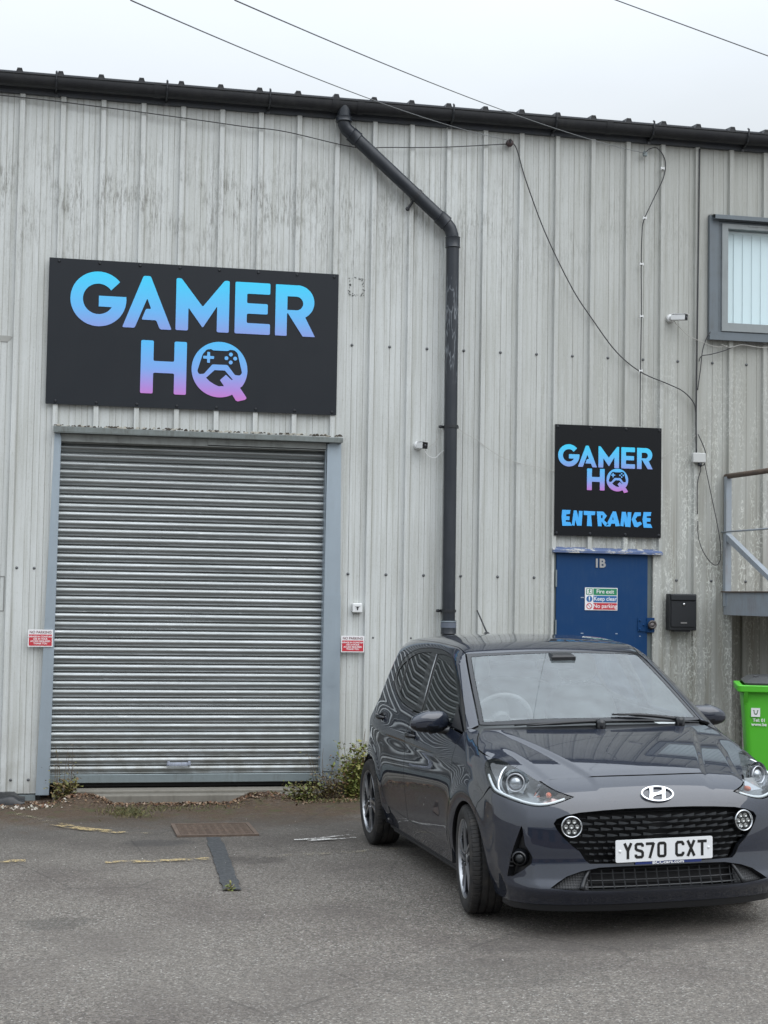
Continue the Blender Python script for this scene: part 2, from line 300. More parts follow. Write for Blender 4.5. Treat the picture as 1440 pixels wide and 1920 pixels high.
# ---- drain grate
dg=empty('drain_grate',(1.54,-1.80,float(gz(1.54,-1.8))+.004)); tag(dg,'rusty brown rectangular drain grate set in the tarmac in front of the shutter','drain grate')
b=MB(); b.box(-.29,.29,-.29,-.262,0,.014).box(-.29,.29,.262,.29,0,.014).box(-.29,-.262,-.262,.262,0,.014).box(.262,.29,-.262,.262,0,.014); b.build('frame',M['rust'],dg)
b=MB()
for i in range(13): b.box(-.26,.26,-.25+i*.04,-.234+i*.04,-.004,.0115)
for i in range(10): b.box(-.255+i*.055,-.235+i*.055,-.262,.262,-.006,.009)
b.build('grid',M['rust'],dg); MB().box(-.262,.262,-.262,.262,-.003,.001).build('silt',mat('silt_brown',(.075,.05,.035),.9),dg)
# ================================================================ BUILDING
bd=empty('industrial_unit',(0,0,0)); tag(bd,'grey profiled metal industrial unit with black gutter, roller shutter and blue door','building')
RIB=.333
def prof(x0,x1):
    P=[]
    for i in range(int(math.floor(x0/RIB))-1,int(math.ceil(x1/RIB))+2):
        c=i*RIB
        for dx,y in ((-.027,0),(-.019,-.034),(.019,-.034),(.027,0),(.113,0),(.117,.004),(.163,.004),(.167,0),(.213,0),(.217,.004),(.263,.004),(.267,0)): P.append((c+dx,y))
    Q=[]
    for (xa,ya),(xb,yb) in zip(P[:-1],P[1:]):
        for X in (x0,x1):
            if xa<X<xb: Q.append((X,ya+(yb-ya)*(X-xa)/(xb-xa)))
        if x0<=xb<=x1: Q.append((xb,yb))
    Q=sorted(set(Q)); return Q
def clad(mb,x0,x1,z0,z1,yo=0):
    P=prof(x0,x1); n=len(P); nz=max(1,int((z1-z0)/1.5)); V=[(x,y+yo,z0+(z1-z0)*k/nz) for k in range(nz+1) for x,y in P]
    F=[(k*n+i,k*n+i+1,(k+1)*n+i+1,(k+1)*n+i) for k in range(nz) for i in range(n-1)]; mb.add(V,F)
b=MB(); E_=5.86
clad(b,-5,.34,.06,E_); clad(b,.34,2.735,3.06,E_); clad(b,2.735,4.665,.13,E_); clad(b,4.665,5.64,2.15,E_); clad(b,5.64,6.15,.40,E_); clad(b,6.15,6.345,.40,4.10); clad(b,6.345,8.15,1.60,4.10); clad(b,6.345,14,.30,1.64,.42); clad(b,6.15,8.15,5.22,E_); clad(b,8.15,14,1.60,E_); b.add([(6.345,-.0,.3),(6.345,.42,.3),(6.345,.42,1.62),(6.345,-.0,1.62)],[(0,1,2,3)]); b.add([(6.345,0,1.602),(14,0,1.602),(14,.42,1.602),(6.345,.42,1.602)],[(0,1,2,3)])
b.build('wall_cladding',M['clad'],bd,fix=False)
b=MB(); b.box(-5,.30,.012,.2,-.1,.15).box(2.74,4.68,.012,.2,-.1,.2).box(5.62,6.34,.012,.2,-.1,.45).box(6.34,14,.44,.5,-.1,.42).box(-5,5.9,.30,.4,-.1,5.8).box(5.9,14,.60,.7,-.1,5.8); b.build('plinth',mat('plinth_dark',(.035,.034,.033),.9),bd)
b=MB(); b.box(-5,.26,-.012,.011,-.05,.05); b.build('damp_course',M['galvd'],bd)
# fixings
def dome(mb,x,y,z,r=.011,m=0):
    V=[];n=8
    for rr,h in ((r*1.25,0),(r,-.004),(r*.6,-.009)):
        for k in range(n): V.append((x+rr*math.cos(k*math.pi/4),y+h,z+rr*math.sin(k*math.pi/4)))
    F=[(j*n+k,j*n+(k+1)%n,(j+1)*n+(k+1)%n,(j+1)*n+k) for j in range(2) for k in range(n)]+[tuple(range(16,24))]; mb.add(V,F,m)
scr=mat('screw_grey',(.12,.125,.13),.5,.4); SP=[]
for i in range(-1,25):
    for z in (3.88,1.903):
        x=i*RIB+.165
        if (z<3 and (.0<x<2.76 or 4.6<x<5.7)) or (z>3 and .1<x<2.75) or x>7: continue
        SP.append((x,z,.011))
SP+=[(x,z,.011) for x in (.06,.20) for z in (.17,1.9)]+[(i*RIB+.06,1.36,.008) for i in (9,10,11)]
b=MB(); dome(b,0,0,0); sc0=b.build('cladding_screw',scr,bd,True)
for k_,(x,z,r_) in enumerate(SP):
    o=sc0 if k_==0 else sc0.copy()
    if k_: S.collection.objects.link(o); o.parent=bd
    o.location=(x,.001,z); o.scale=(r_/.011,)*3
# eaves: fascia, gutter, brackets, roof edge
b=MB(); b.box(-5,14,-.045,.01,5.845,5.875).box(-5,14,-.043,-.035,5.875,6.03); b.build('fascia',M['fascia'],bd)
b=MB(); pr=[(-.050+0*1,5.985)]+[(-.112+.064*math.cos(math.radians(a)),5.955+.078*math.sin(math.radians(a))) for a in range(0,-181,-15)]+[(-.176,5.972),(-.184,5.974),(-.184,5.966)]
n=len(pr); V=[(x,y,z) for x in (-5,14) for y,z in pr]; b.add(V,[(i,i+1,n+i+1,n+i) for i in range(n-1)])
for x in (-2.2,1.1,2.62,2.84,5.1,8.6):
    q=[(-.112+.069*math.cos(math.radians(a)),5.955+.083*math.sin(math.radians(a))) for a in range(0,-181,-15)]+[(-.184,5.98)]; k=len(q); V=[(X,y,z) for X in (x-.03,x+.03) for y,z in q]; b.add(V,[(i,i+1,k+i+1,k+i) for i in range(k-1)])
b.build('gutter',M['gutter'],bd,angle=50)
for x in (.27,1.18,2.05,3.66,4.60,5.51,6.42):
    b=MB(); b.tube([(x,-.04,5.86),(x,-.075,5.865),(x,-.118,5.868),(x,-.165,5.89),(x,-.184,5.94),(x,-.188,6.0),(x,-.17,6.01)],.009,6); b.box(x-.014,x+.014,-.06,-.044,5.83,5.93); b.build('gutter_bracket',M['black'],bd)
b=MB(); V=[];P=[]
for i in range(-16,42):
    c=i*RIB-.03
    for dx,z in ((-.032,0),(-.018,.043),(.018,.043),(.032,0)): P.append((c+dx,z))
n=len(P); V=[(x,-.115,5.992+z) for x,z in P]+[(x,9.0,6.95+z) for x,z in P]+[(x,-.115,5.978+z) for x,z in P]+[(x,9,6.93+z) for x,z in P]
b.add(V,[(i,i+1,n+i+1,n+i) for i in range(n-1)]+[(2*n+i,i,i+1,2*n+i+1)[::-1] for i in range(n-1)]+[(2*n+i,3*n+i,3*n+i+1,2*n+i+1) for i in range(n-1)])
for i in range(-16,41):
    c=i*RIB-.03; b.add([(c-.028,-.113,5.99),(c+.028,-.113,5.99),(c+.017,-.113,6.033),(c-.017,-.113,6.033)],[(0,1,2,3)])
b.build('roof_sheet',M['gutter'],bd,fix=False)
# downpipe
dp=[(2.70,-.115,5.93),(2.70,-.115,5.81),(2.703,-.113,5.775),(2.72,-.108,5.74),(2.77,-.100,5.70),(2.85,-.095,5.635),(3.50,-.092,5.085),(3.62,-.092,4.985),(3.665,-.092,4.93),(3.685,-.092,4.87),(3.690,-.092,4.80),(3.694,-.092,3.2),(3.70,-.092,1.50),(3.702,-.092,.15),(3.702,-.092,.02)]
pp=MB().tube(dp,.0565,20).build('downpipe',M['pipe'],bd,angle=45,fix=False)
def collar(a,c,r=.064,name='pipe_collar'):
    a=Vector(a);c=Vector(c); d=(c-a).normalized(); b=MB(); b.tube([a,a+d*.006,a+d*.012,c-d*.012,c-d*.006,c],[r-.006,r+.003,r,r,r+.003,r-.006],20); return b.build(name,M['pipe'],pp,angle=40,fix=False)
collar((2.70,-.115,5.84),(2.70,-.115,5.79),.070); collar((2.765,-.101,5.702),(2.83,-.096,5.652)); collar((3.56,-.092,5.035),(3.635,-.092,4.972)); collar((3.689,-.092,4.86),(3.690,-.092,4.76)); 
collar((3.70,-.092,1.52),(3.701,-.092,1.40),.066)
MB().tube([(3.70,-.092,1.505),(3.70,-.092,1.515)],.0685,20).build('sealing_ring',M['galv'],pp)
MB().tube([(3.70,-.092,1.50),(3.70,-.092,1.455)],.0675,20).build('coupling',grime('coupling_scuffed',(.12,.14,.18),.4),pp,angle=40)
def clampb(a,d,x,y,z,L=.09):
    b=MB(); b.tube([(3.70+0*x,y,z),(3.70,y,z)] if 0 else [Vector(a)-Vector(d)*.014,Vector(a)+Vector(d)*.014],.0615,20); return b
for z in (3.196,1.60):
    b=MB(); b.tube([(3.698,-.092,z-.013),(3.698,-.092,z+.013)],.062,20); b.box(3.60,3.70,-.055,-.036,z-.011,z+.011).box(3.70,3.775,-.060,-.036,z-.011,z+.011); dome(b,3.615,-.056,z,.013); b.build('pipe_bracket',M['black'],pp)
d=(Vector(dp[6])-Vector(dp[5])).normalized(); a=Vector((3.36,-.092,5.203)); b=MB(); b.tube([a-d*.014,a+d*.014],.062,20); b.tube([a+Vector((-.03,.03,-.05)),a+Vector((-.07,.04,-.115))],.011,8); dome(b,3.29,-.052,5.09,.016); b.build('pipe_bracket',M['black'],pp)
# ---- roller shutter
sh=MB(); z=.205; pit=.0702; x0,x1=.37,2.63; yb=.065; nS=int((3.0-z)/pit)+1
P=[]
for i in range(nS):
    zb=z+i*pit
    P+= [(yb-.001,zb),(yb+.004,zb+.0025),(yb-.006,zb+.006),(yb-.0085,zb+.0105),(yb-.004,zb+.015),(yb+.003,zb+.0175)]
    for k in range(1,9):
        t=k/8; P.append((yb+.004-.0145*math.sin(math.pi*min(t*1.0,1))**.9,zb+.0175+(pit-.0185)*t))
n=len(P); 
nxs=15; V=[]
for j in range(nxs):
    X=x0+(x1-x0)*j/(nxs-1)
    for k,(y,zz_) in enumerate(P): V.append((X,y+.0015*noise.noise((X*1.3,zz_*2.1,5)),zz_+.0018*noise.noise((X*.7,zz_*.6,1))))
sh.add(V,[(j*n+i,(j+1)*n+i,(j+1)*n+i+1,j*n+i+1) for j in range(nxs-1) for i in range(n-1)])
sm=mat('shutter_galvanised',(.50,.53,.50),.40,.8); g=NG(sm); v=g.co((1,1,1)); a=g.noise(g.co((.8,1,26)),1.5,3); g.col(g.mix(g.mr(a,.35,.65),(.27,.288,.288),(.38,.40,.405))); c2=g.noise(g.co((4,4,9)),2,5,.7); g.rough(g.mr(c2,.3,.75,.36,.52)); dt=g.n('ShaderNodeSeparateXYZ'); g.k(g._tc.outputs['Object'],dt.inputs[0]); cc_=sm.node_tree.nodes['Principled BSDF'].inputs['Base Color'].links[0].from_socket; lowd=g.math('MULTIPLY',g.mr(dt.outputs['Z'],.75,.15),g.mr(g.noise(g.co((5,1,5)),1.5,5),.4,.6)); cc_=g.mix(g.math('MULTIPLY',lowd,.5),cc_,(.16,.15,.12)); sc_=g.math('MULTIPLY',g.mr(g.noise(g.co((2.5,1,90),(0,0,3)),1.4,3,.6),.63,.67),g.mr(g.noise(g.co((7,1,3),(4,0,0)),1.2,2),.5,.56)); g.col(g.mix(g.math('MULTIPLY',sc_,.5),cc_,(.7,.72,.72))); g.bump(g.noise(g.co((3,1,9)),1.5,4),.22,.012)
so_=sh.build('roller_shutter',sm,bd,angle=40,fix=False)
b=MB(); b.box(.37,2.63,.045,.085,.135,.205,0,.004); b.build('bottom_rail',M['galvd'],so_)
b=MB(); b.box(.37,2.63,.095,.12,.1,3.1); b.build('shutter_backing',mat('dark_inside',(.02,.02,.02),.9),so_)
b=MB(); b.box(1.325,1.525,.030,.045,.272,.300,0,.004).box(1.33,1.35,.015,.04,.285,.312).box(1.50,1.52,.015,.04,.285,.312); b.build('pull_handle',grime('handle_worn',(.42,.46,.55),.4,.3,.5,30),so_)
b=MB(); b.prism([(.262,.05),(.369,.05),(.386,2.99),(.375,3.03),(.336,3.04)],-.040,-.034); b.prism([(.366,.12),(.372,.12),(.389,2.99),(.383,2.99)],-.0335,.09); b.build('shutter_jamb',M['galv'],bd)
b=MB(); b.prism([(2.640,.23),(2.773,.23),(2.760,1.72),(2.640,1.72)],-.044,-.040).prism([(2.640,1.70),(2.757,1.70),(2.742,3.02),(2.640,3.02)],-.0395,-.035).prism([(2.612,.10),(2.6405,.10),(2.6405,3.01),(2.622,3.01)],-.046,-.020).prism([(2.6405,.08),(2.735,.08),(2.735,.24),(2.6405,.24)],-.034,-.03); b.box(2.612,2.618,-.02,.09,.1,3.0); b.build('shutter_jamb',M['galv'],bd)
b=MB(); b.add([(.325,-.11,3.028),(2.745,-.11,3.020),(2.745,-.112,3.058),(.325,-.112,3.068),(.325,.0,3.085),(2.745,.0,3.075)],[(0,1,2,3),(3,2,5,4)]); b.box(.33,2.74,-.108,.0,3.020,3.026); b.build('shutter_lintel',grime('lintel_grey',(.20,.225,.22),.5,.2,.5,9,.2),bd)
b=MB(); b.box(.385,1.60,-.02,-.016,2.958,3.018).box(1.602,2.615,-.022,-.018,2.968,3.018).box(.385,2.615,-.016,.07,2.955,2.96); b.build('shutter_box',grime('box_strip',(.33,.35,.34),.5,.2,.3,7),bd)
# crumbled sealant over the lintel
b=MB()
for i in range(210):
    x=.33+2.41*rng.random(); s_=.006+.012*rng.random(); y=-.03-.05*rng.random(); zz_=3.075+.012*rng.random()
    b.add([(x-s_,y,zz_-s_*.3),(x+s_,y-.003,zz_-s_*.3),(x+s_*.4,y,zz_+s_*.7),(x-s_*.7,y+.006,zz_+s_*.4)],[(0,1,2,3)],int(rng.random()<.4))
tag(b.build('crumbled_sealant',[mat('sealant_dark',(.06,.05,.04),.9),mat('sealant_pale',(.35,.33,.28),.9)],bd,fix=False),kind='stuff')
# concrete step
b=MB(); b.box(.40,2.66,-.21,.09,-.06,.066,0,.010); b.box(.42,2.60,-.10,.09,.060,.090,0,.008); st=b.build('concrete_step',M['concrete'],bd)
# ---- door
M['chip']=mat('chip_pale',(.30,.36,.45),.7)
b=MB(); b.box(4.688,5.538,-.030,.02,.10,2.124,0,.004); door=b.build('door',M['bluepaint'],bd)
b=MB(); b.box(5.541,5.585,-.010,.02,.1,2.126).box(4.667,4.685,-.02,.02,.1,2.126); b.build('door_frame',grime('door_frame_grey',(.14,.165,.165),.5,0,.3,8),bd)
b=MB(); b.box(5.587,5.655,-.036,.0,.4,2.124); b.build('door_trim',M['clad'],bd)
fl=mat('flaking_blue_paint',(.09,.13,.24),.7); g=NG(fl); v=g.co((1,1,1)); g.col(g.mix(g.mr(g.noise(g.co((1.2,1,5)),9,6,.75),.53,.58),(.09,.13,.25),(.50,.49,.45))); g.bump(g.noise(v,20,4),.5,.004)
b=MB(); b.add([(4.645,-.075,2.128),(5.665,-.075,2.124),(5.665,-.075,2.142),(4.645,-.075,2.150),(4.645,0,2.180),(5.665,0,2.174),(4.645,0,2.128),(5.665,0,2.124)],[(0,1,2,3),(3,2,5,4),(0,6,7,1),(0,3,4,6),(1,7,5,2)]); b.build('door_lintel',fl,bd)
for z in (1.90,1.46,.5):
    b=MB(); b.tube([(4.684,-.038,z-.075),(4.684,-.038,z+.075)],.008,8); b.build('hinge',M['galvd'],door)
b=MB(); b.box(5.448,5.538,-.040,-.031,1.443,1.562).box(5.530,5.60,-.048,-.030,1.436,1.565); 
for q in ((5.465,1.54),(5.465,1.46),(5.50,1.50)): dome(b,q[0],-.041,q[1],.008)
hp=b.build('hasp',M['bluepaint'],door)
b=MB(); b.tube([(5.565+.033*math.cos(t),-.085,1.505+.03*math.sin(t)) for t in np.linspace(0,2*math.pi,13)[:-1]],.010,8,closed=True); b.lathe([(0,-.09),(.03,-.09),(.034,-.07),(.034,-.05),(0,-.05)],(5.567,0,1.495),'y',16); b.build('padlock',grime('padlock_worn',(.10,.09,.09),.4,.6,.4,40),hp,True)
b=MB(); b.box(5.47,5.54,-.038,-.031,1.10,1.16); b.build('door_plate',M['bluepaint'],door)
for q,w in (((4.93,1.735),.016),((4.93,1.42),.012),((5.25,1.42),.010),((5.36,1.30),.007),((5.42,1.26),.006),((5.33,1.22),.006),((5.47,1.40),.006)): MB().box(q[0]-w,q[0]+w,-.0325,-.0305,q[1]-.004,q[1]+.004).build('paint_chip',M['chip'],door)
text('door_number','1B',.105,M['steel'],(5.087,-.034,2.037),parent=door,ex=.003,bold=.004,spacing=.92)
# ---- window
wn=empty('window',(0,0,0),parent=bd); X1=8.15
b=MB(); b.prism([(6.107,4.09),(X1,4.09),(X1,5.225),(6.107,5.225)],-.046,-.004,holes=[[(6.195,4.16),(X1-.08,4.16),(X1-.08,5.18),(6.195,5.18)]]); b.build('flashing',M['wgrey'],wn)
b=MB(); b.add([(6.135,-.105,5.185),(X1,-.105,5.185),(X1,-.105,5.222),(6.135,-.105,5.222),(6.115,0,5.245),(X1,0,5.245)],[(0,1,2,3),(3,2,5,4)]); b.box(6.135,X1,-.103,-.047,5.185,5.19); b.build('head_drip',M['wgrey'],wn)
b=MB(); b.box(6.10,X1,-.075,-.047,4.083,4.125); b.build('sill',M['wgrey'],wn)
b=MB(); b.prism([(6.200,4.150),(X1-.09,4.150),(X1-.09,5.175),(6.200,5.175)],-.038,.02,holes=[[(6.225,4.170),(X1-.11,4.170),(X1-.11,5.155),(6.225,5.155)]]); b.build('outer_frame',M['wgrey'],wn)
b=MB(); b.prism([(6.225,4.170),(X1-.11,4.170),(X1-.11,5.155),(6.225,5.155)],-.055,.02,holes=[[(6.283,4.245),(X1-.17,4.245),(X1-.17,5.112),(6.283,5.112)]]); b.box(6.48,6.72,-.060,-.054,5.140,5.150); b.build('sash',M['upvc'],wn)
gl=mat('window_glass',(.5,.6,.62),.03); g=NG(gl); tr=g.n('ShaderNodeBsdfTransparent'); tr.inputs[0].default_value=(.88,.95,.97,1); gs=g.n('ShaderNodeBsdfGlossy'); gs.inputs['Roughness'].default_value=.02; fr=g.n('ShaderNodeFresnel'); ge=g.n('ShaderNodeNewGeometry'); g.k(g.mr(ge.outputs['Backfacing'],0,1,1.8,1/1.8),fr.inputs['IOR']); ms=g.n('ShaderNodeMixShader'); g.k(fr.outputs[0],ms.inputs[0]); g.k(tr.outputs[0],ms.inputs[1]); g.k(gs.outputs[0],ms.inputs[2]); g.k(ms.outputs[0],g.out.inputs[0]); M['glass']=gl
mesh('pane',[(6.28,-.012,4.24),(X1-.17,-.012,4.24),(X1-.17,-.012,5.115),(6.28,-.012,5.115)],[(0,1,2,3)],gl,wn)
b=MB()
for i in range(18):
    x=6.29+i*.089; b.add([(x,.035,4.245),(x+.088,.046,4.245),(x+.094,.040,4.245),(x,.035,5.085),(x+.088,.046,5.085),(x+.094,.040,5.085)],[(0,1,4,3),(1,2,5,4)])
b.box(6.28,X1-.18,.03,.07,5.085,5.105); b.build('vertical_blind',mat('blind_fabric',(.86,.90,.90),.8),wn)
b=MB(); b.box(6.2,X1-.1,.075,.10,4.2,5.15); b.build('room_board',mat('room',(.75,.80,.80),.9),wn)  # pale board close behind the blind
# rooms of this unit stay shut: nothing inside is visible
# ================================================================ SIGNS
LG={'A':[(.777,1.11),(.836,1.11),(1.02,.664),(.922,.664),(.89,.739),(.768,.739),(.803,.832),(.846,.832),(.812,.921),(.712,.667),(.609,.667)],
'M':[(1.052,1.107),(1.094,1.107),(1.277,.874),(1.459,1.107),(1.501,1.107),(1.501,.664),(1.399,.664),(1.399,.886),(1.28,.695),(1.157,.862),(1.157,.666),(1.052,.666)],
'E':[(1.55,1.105),(1.849,1.105),(1.849,1.008),(1.652,1.008),(1.652,.926),(1.83,.926),(1.83,.837),(1.652,.837),(1.652,.756),(1.852,.756),(1.852,.663),(1.55,.663)],
'H':[(.77,.567),(.875,.567),(.875,.395),(1.048,.395),(1.048,.567),(1.152,.567),(1.152,.12),(1.05,.12),(1.05,.296),(.875,.296),(.875,.12),(.77,.12)]}
def rnd(poly,r):
    out=[]; n=len(poly)
    for i in range(n):
        p=Vector(poly[i]); a=Vector(poly[i-1])-p; c=Vector(poly[(i+1)%n])-p
        k=min(r,a.length*.4,c.length*.4); q=p+a.normalized()*k; s_=p+c.normalized()*k; m_=(q+s_)*.25+p*.5
        out+=[tuple(q),tuple(m_),tuple(s_)]
    return out
def gletter():
    c=(.409,.894); R,r=.230,.128; a0=math.degrees(math.atan2(1.039-.894,.577-.409)); a1=360+math.degrees(math.atan2(.922-.894,.624-.409)); ro=arc(*c,R,a0,a1,44)
    b0=360+math.degrees(math.atan2(.831-.894,.518-.409)); b1=math.degrees(math.atan2(.972-.894,.513-.409)); return ro+[(.632,.921),(.412,.921),(.412,.831)]+arc(*c,r,b0,b1,36)
def rletter():
    o=[(1.896,1.103)]+[(2.08,1.103)]+arc(2.085,.958,.146,88,-62,18)+[(2.241,.664),(2.135,.664),(2.002,.862),(1.996,.852),(1.996,.663),(1.896,.663)]; return o,[(1.998,1.005),(2.075,1.005)]+arc(2.076,.946,.059,88,-88,10)+[(1.998,.887)]
def qletter():
    c=(1.431,.347); o=arc(*c,.236,-58,-385+0+0,0) if 0 else arc(*c,.236,-35,298,60)
    o=o+[(1.540,.143),(1.572,.092),(1.59,.083),(1.652,.100),(1.664,.112),(1.660,.124),(1.607,.200)]
    pad=rnd([(1.285,.470),(1.318,.512),(1.358,.519),(1.371,.508),(1.498,.508),(1.516,.520),(1.554,.516),(1.580,.495),(1.622,.327),(1.605,.304),(1.562,.306),(1.497,.389),(1.370,.389),(1.300,.306),(1.259,.301),(1.243,.328)],.008)
    cut=[(1.389,.341),(1.476,.341),(1.491,.326),(1.434,.262),(1.472,.208),(1.425,.205),(1.391,.219),(1.350,.243),(1.318,.273)]
    sl=[(1.489,.318),(1.500,.312),(1.543,.268),(1.533,.266),(1.480,.309)]
    cut2=[(1.389,.341),(1.476,.341),(1.497,.318),(1.545,.266),(1.534,.263),(1.486,.306),(1.436,.258),(1.472,.208),(1.425,.205),(1.391,.219),(1.350,.243),(1.318,.273)]
    x,z=1.336,.447; k,h=.012,.046; plus=rnd([(x-k,z+h),(x+k,z+h),(x+k,z+k),(x+h,z+k),(x+h,z-k),(x+k,z-k),(x+k,z-h),(x-k,z-h),(x-k,z-k),(x-h,z-k),(x-h,z+k),(x-k,z+k)],.006)
    dots=[arc(a,c_,.0165,0,337.5,15) for a,c_ in ((1.524,.480),(1.487,.447),(1.561,.447),(1.524,.412))]
    return o,[pad,cut2],[plus]+dots
def grad(name,z0,z1,stops):
    m=mat(name,(.1,.4,.8),.45); g=NG(m); s_=g.n('ShaderNodeSeparateXYZ'); tcn=g.n('ShaderNodeTexCoord'); g.k(tcn.outputs['Object'],s_.inputs[0]); r=g.n('ShaderNodeValToRGB'); g.k(g.mr(s_.outputs['Z'],z0,z1),r.inputs[0]); e=r.color_ramp.elements
    e[0].position=0; e[0].color=(*stops[0][1],1); e[1].position=1; e[1].color=(*stops[-1][1],1)
    for p,c in stops[1:-1]: q=e.new(p); q.color=(*c,1)
    g.col(r.outputs[0]); return m
ST1=[(0,(.24,.33,.72)),(.35,(.13,.46,.86)),(1,(.035,.62,.92))]; ST2=[(0,(.56,.18,.56)),(.18,(.42,.24,.66)),(.5,(.20,.38,.80)),(1,(.08,.50,.90))]
def logo(parent,s_,ox,oz,hx,hz,sfx):
    m1=grad('gamer_gradient_'+sfx,.66*s_+oz,1.12*s_+oz,ST1); m2=grad('hq_gradient_'+sfx,.09*s_+oz+hz,.57*s_+oz+hz,ST2)
    f=lambda P,dx=0,dz=0:[(p[0]*s_+ox+dx,p[1]*s_+oz+dz) for p in P]
    ro,rh=rletter(); qo,qh,qi=qletter(); A,B=-.0125,-.0085
    def L(polys,m,dx=0,dz=0):
        b=MB()
        for o,hs in polys: b.prism(f(o,dx,dz),A,B,holes=[f(h,dx,dz) for h in hs])
        return b.build('letter',m,parent)
    for p,h in ((gletter(),[]),(rnd(LG['A'],.012),[]),(rnd(LG['M'],.012),[]),(rnd(LG['E'],.012),[]),(rnd(ro,.006),[rh])): L([(p,h)],m1)
    L([(rnd(LG['H'],.012),[])],m2,hx,hz); L([(qo,qh)]+[(q,[]) for q in qi],m2,hx,hz)
def screws(parent,pts):
    b=MB(); dome(b,0,0,0,.011); o0=b.build('sign_screw',M['black'],parent)
    for k_,(x,z) in enumerate(pts):
        o=o0 if k_==0 else o0.copy()
        if k_: S.collection.objects.link(o); o.parent=parent
        o.location=(x,-.0085,z)
s1=empty('shop_sign',(.2531,-.038,3.26)); tag(s1,'large black rectangular sign reading GAMER HQ in blue to purple letters above the roller shutter','sign')
b=MB(); b.box(0,2.44,-.008,.004,0,1.22,0,.001); b.build('sign_panel',M['signb'],s1); logo(s1,1,0,0,0,0,'large')
screws(s1,[(x-.2531,z) for x in (RIB,2*RIB,3*RIB,4*RIB,5*RIB,6*RIB,7*RIB,8*RIB-.01) for z in (.025,1.195)])
s2=empty('entrance_sign',(4.660,-.038,2.278)); tag(s2,'small square black sign reading GAMER HQ ENTRANCE above the blue door','sign')
b=MB(); b.box(0,.995,-.008,.004,0,.983,0,.001); b.build('sign_panel',M['signb2'],s2); logo(s2,.4288,-.050,.326,.016,.030,'small')
screws(s2,[(x,z) for x in (.02,.33,.66,.975) for z in (.022,.961)])
ENT=[([(.069,.226),(.146,.226),(.14,.191),(.107,.187),(.105,.171),(.138,.169),(.136,.136),(.104,.137),(.102,.122),(.145,.119),(.16,.087),(.072,.085),(.064,.165)],[]),
([(.176,.223),(.203,.223),(.22,.159),(.224,.221),(.258,.22),(.25,.09),(.208,.089),(.19,.141),(.185,.088),(.158,.092)],[]),
([(.268,.222),(.377,.22),(.372,.187),(.337,.185),(.346,.088),(.299,.089),(.303,.185),(.269,.186)],[]),
([(.39,.221),(.449,.22),(.485,.183),(.457,.145),(.501,.108),(.469,.09),(.436,.13),(.435,.089),(.401,.09)],[[(.428,.189),(.446,.186),(.443,.162),(.43,.161)]]),
([(.54,.225),(.569,.224),(.607,.097),(.567,.092),(.56,.116),(.527,.115),(.516,.091),(.474,.09)],[[(.541,.178),(.548,.15),(.534,.15)]]),
([(.624,.223),(.661,.223),(.676,.161),(.679,.222),(.713,.221),(.706,.089),(.658,.091),(.645,.143),(.64,.094),(.611,.097)],[]),
([(.745,.222),(.803,.223),(.802,.192),(.771,.188),(.753,.163),(.768,.132),(.8,.14),(.815,.119),(.772,.09),(.742,.093),(.716,.155)],[]),
([(.829,.226),(.901,.228),(.896,.194),(.859,.19),(.857,.176),(.896,.172),(.892,.142),(.859,.141),(.859,.124),(.896,.121),(.913,.087),(.83,.088),(.819,.158)],[])]
eb=mat('entrance_blue',(.06,.42,.90),.45)
for p,h in ENT: MB().prism(p,-.0125,-.0085,holes=h).build('letter',eb,s2)
# small safety sign on the door
fs=empty('safety_sign',(4.952,-.032,1.625)); tag(fs,'small fire exit, keep clear and no parking sign on the blue door','sign')
MB().box(0,.303,-.004,.0,0,.199).build('sign_board',M['signw'],fs)
for k,(c,t) in enumerate(((M['red'],'No parking'),(M['sblue'],'Keep clear'),(M['sgreen'],'Fire exit'))):
    z=.006+k*.064; MB().box(.078,.297,-.0052,-.0042,z,z+.058).build('band',c,fs); text('lettering',t,.049,M['signw'],(.1875,-.0056,z+.030),parent=fs,ex=.0003,bold=.0005)
b=MB(); b.prism([(.012,.136),(.070,.136),(.070,.192),(.012,.192)],-.0052,-.0042,holes=[[(.019,.142),(.063,.142),(.063,.187),(.019,.187)]]); b.prism([(.030,.145),(.036,.145),(.041,.156),(.050,.150),(.055,.153),(.046,.163),(.043,.170),(.052,.173),(.052,.177),(.034,.175),(.028,.168),(.031,.166),(.036,.171),(.037,.161)],-.0052,-.0042); b.prism(arc(.043,.181,.005,0,330,11),-.0052,-.0042); b.build('exit_symbol',M['sgreen'],fs)
b=MB(); b.prism(arc(.041,.099,.028,0,345,23),-.0052,-.0042); b.build('notice_symbol',M['sblue'],fs); b=MB(); b.box(.036,.046,-.0058,-.0053,.090,.120).box(.037,.045,-.0058,-.0053,.078,.085); b.build('exclamation_mark',M['signw'],fs)
b=MB(); b.prism(arc(.041,.035,.027,0,345,23),-.0052,-.0042,holes=[arc(.041,.035,.0205,0,345,23)]); b.prism([(.024,.050),(.027,.053),(.058,.020),(.055,.017)],-.0052,-.0042); b.build('prohibition_symbol',M['red'],fs)
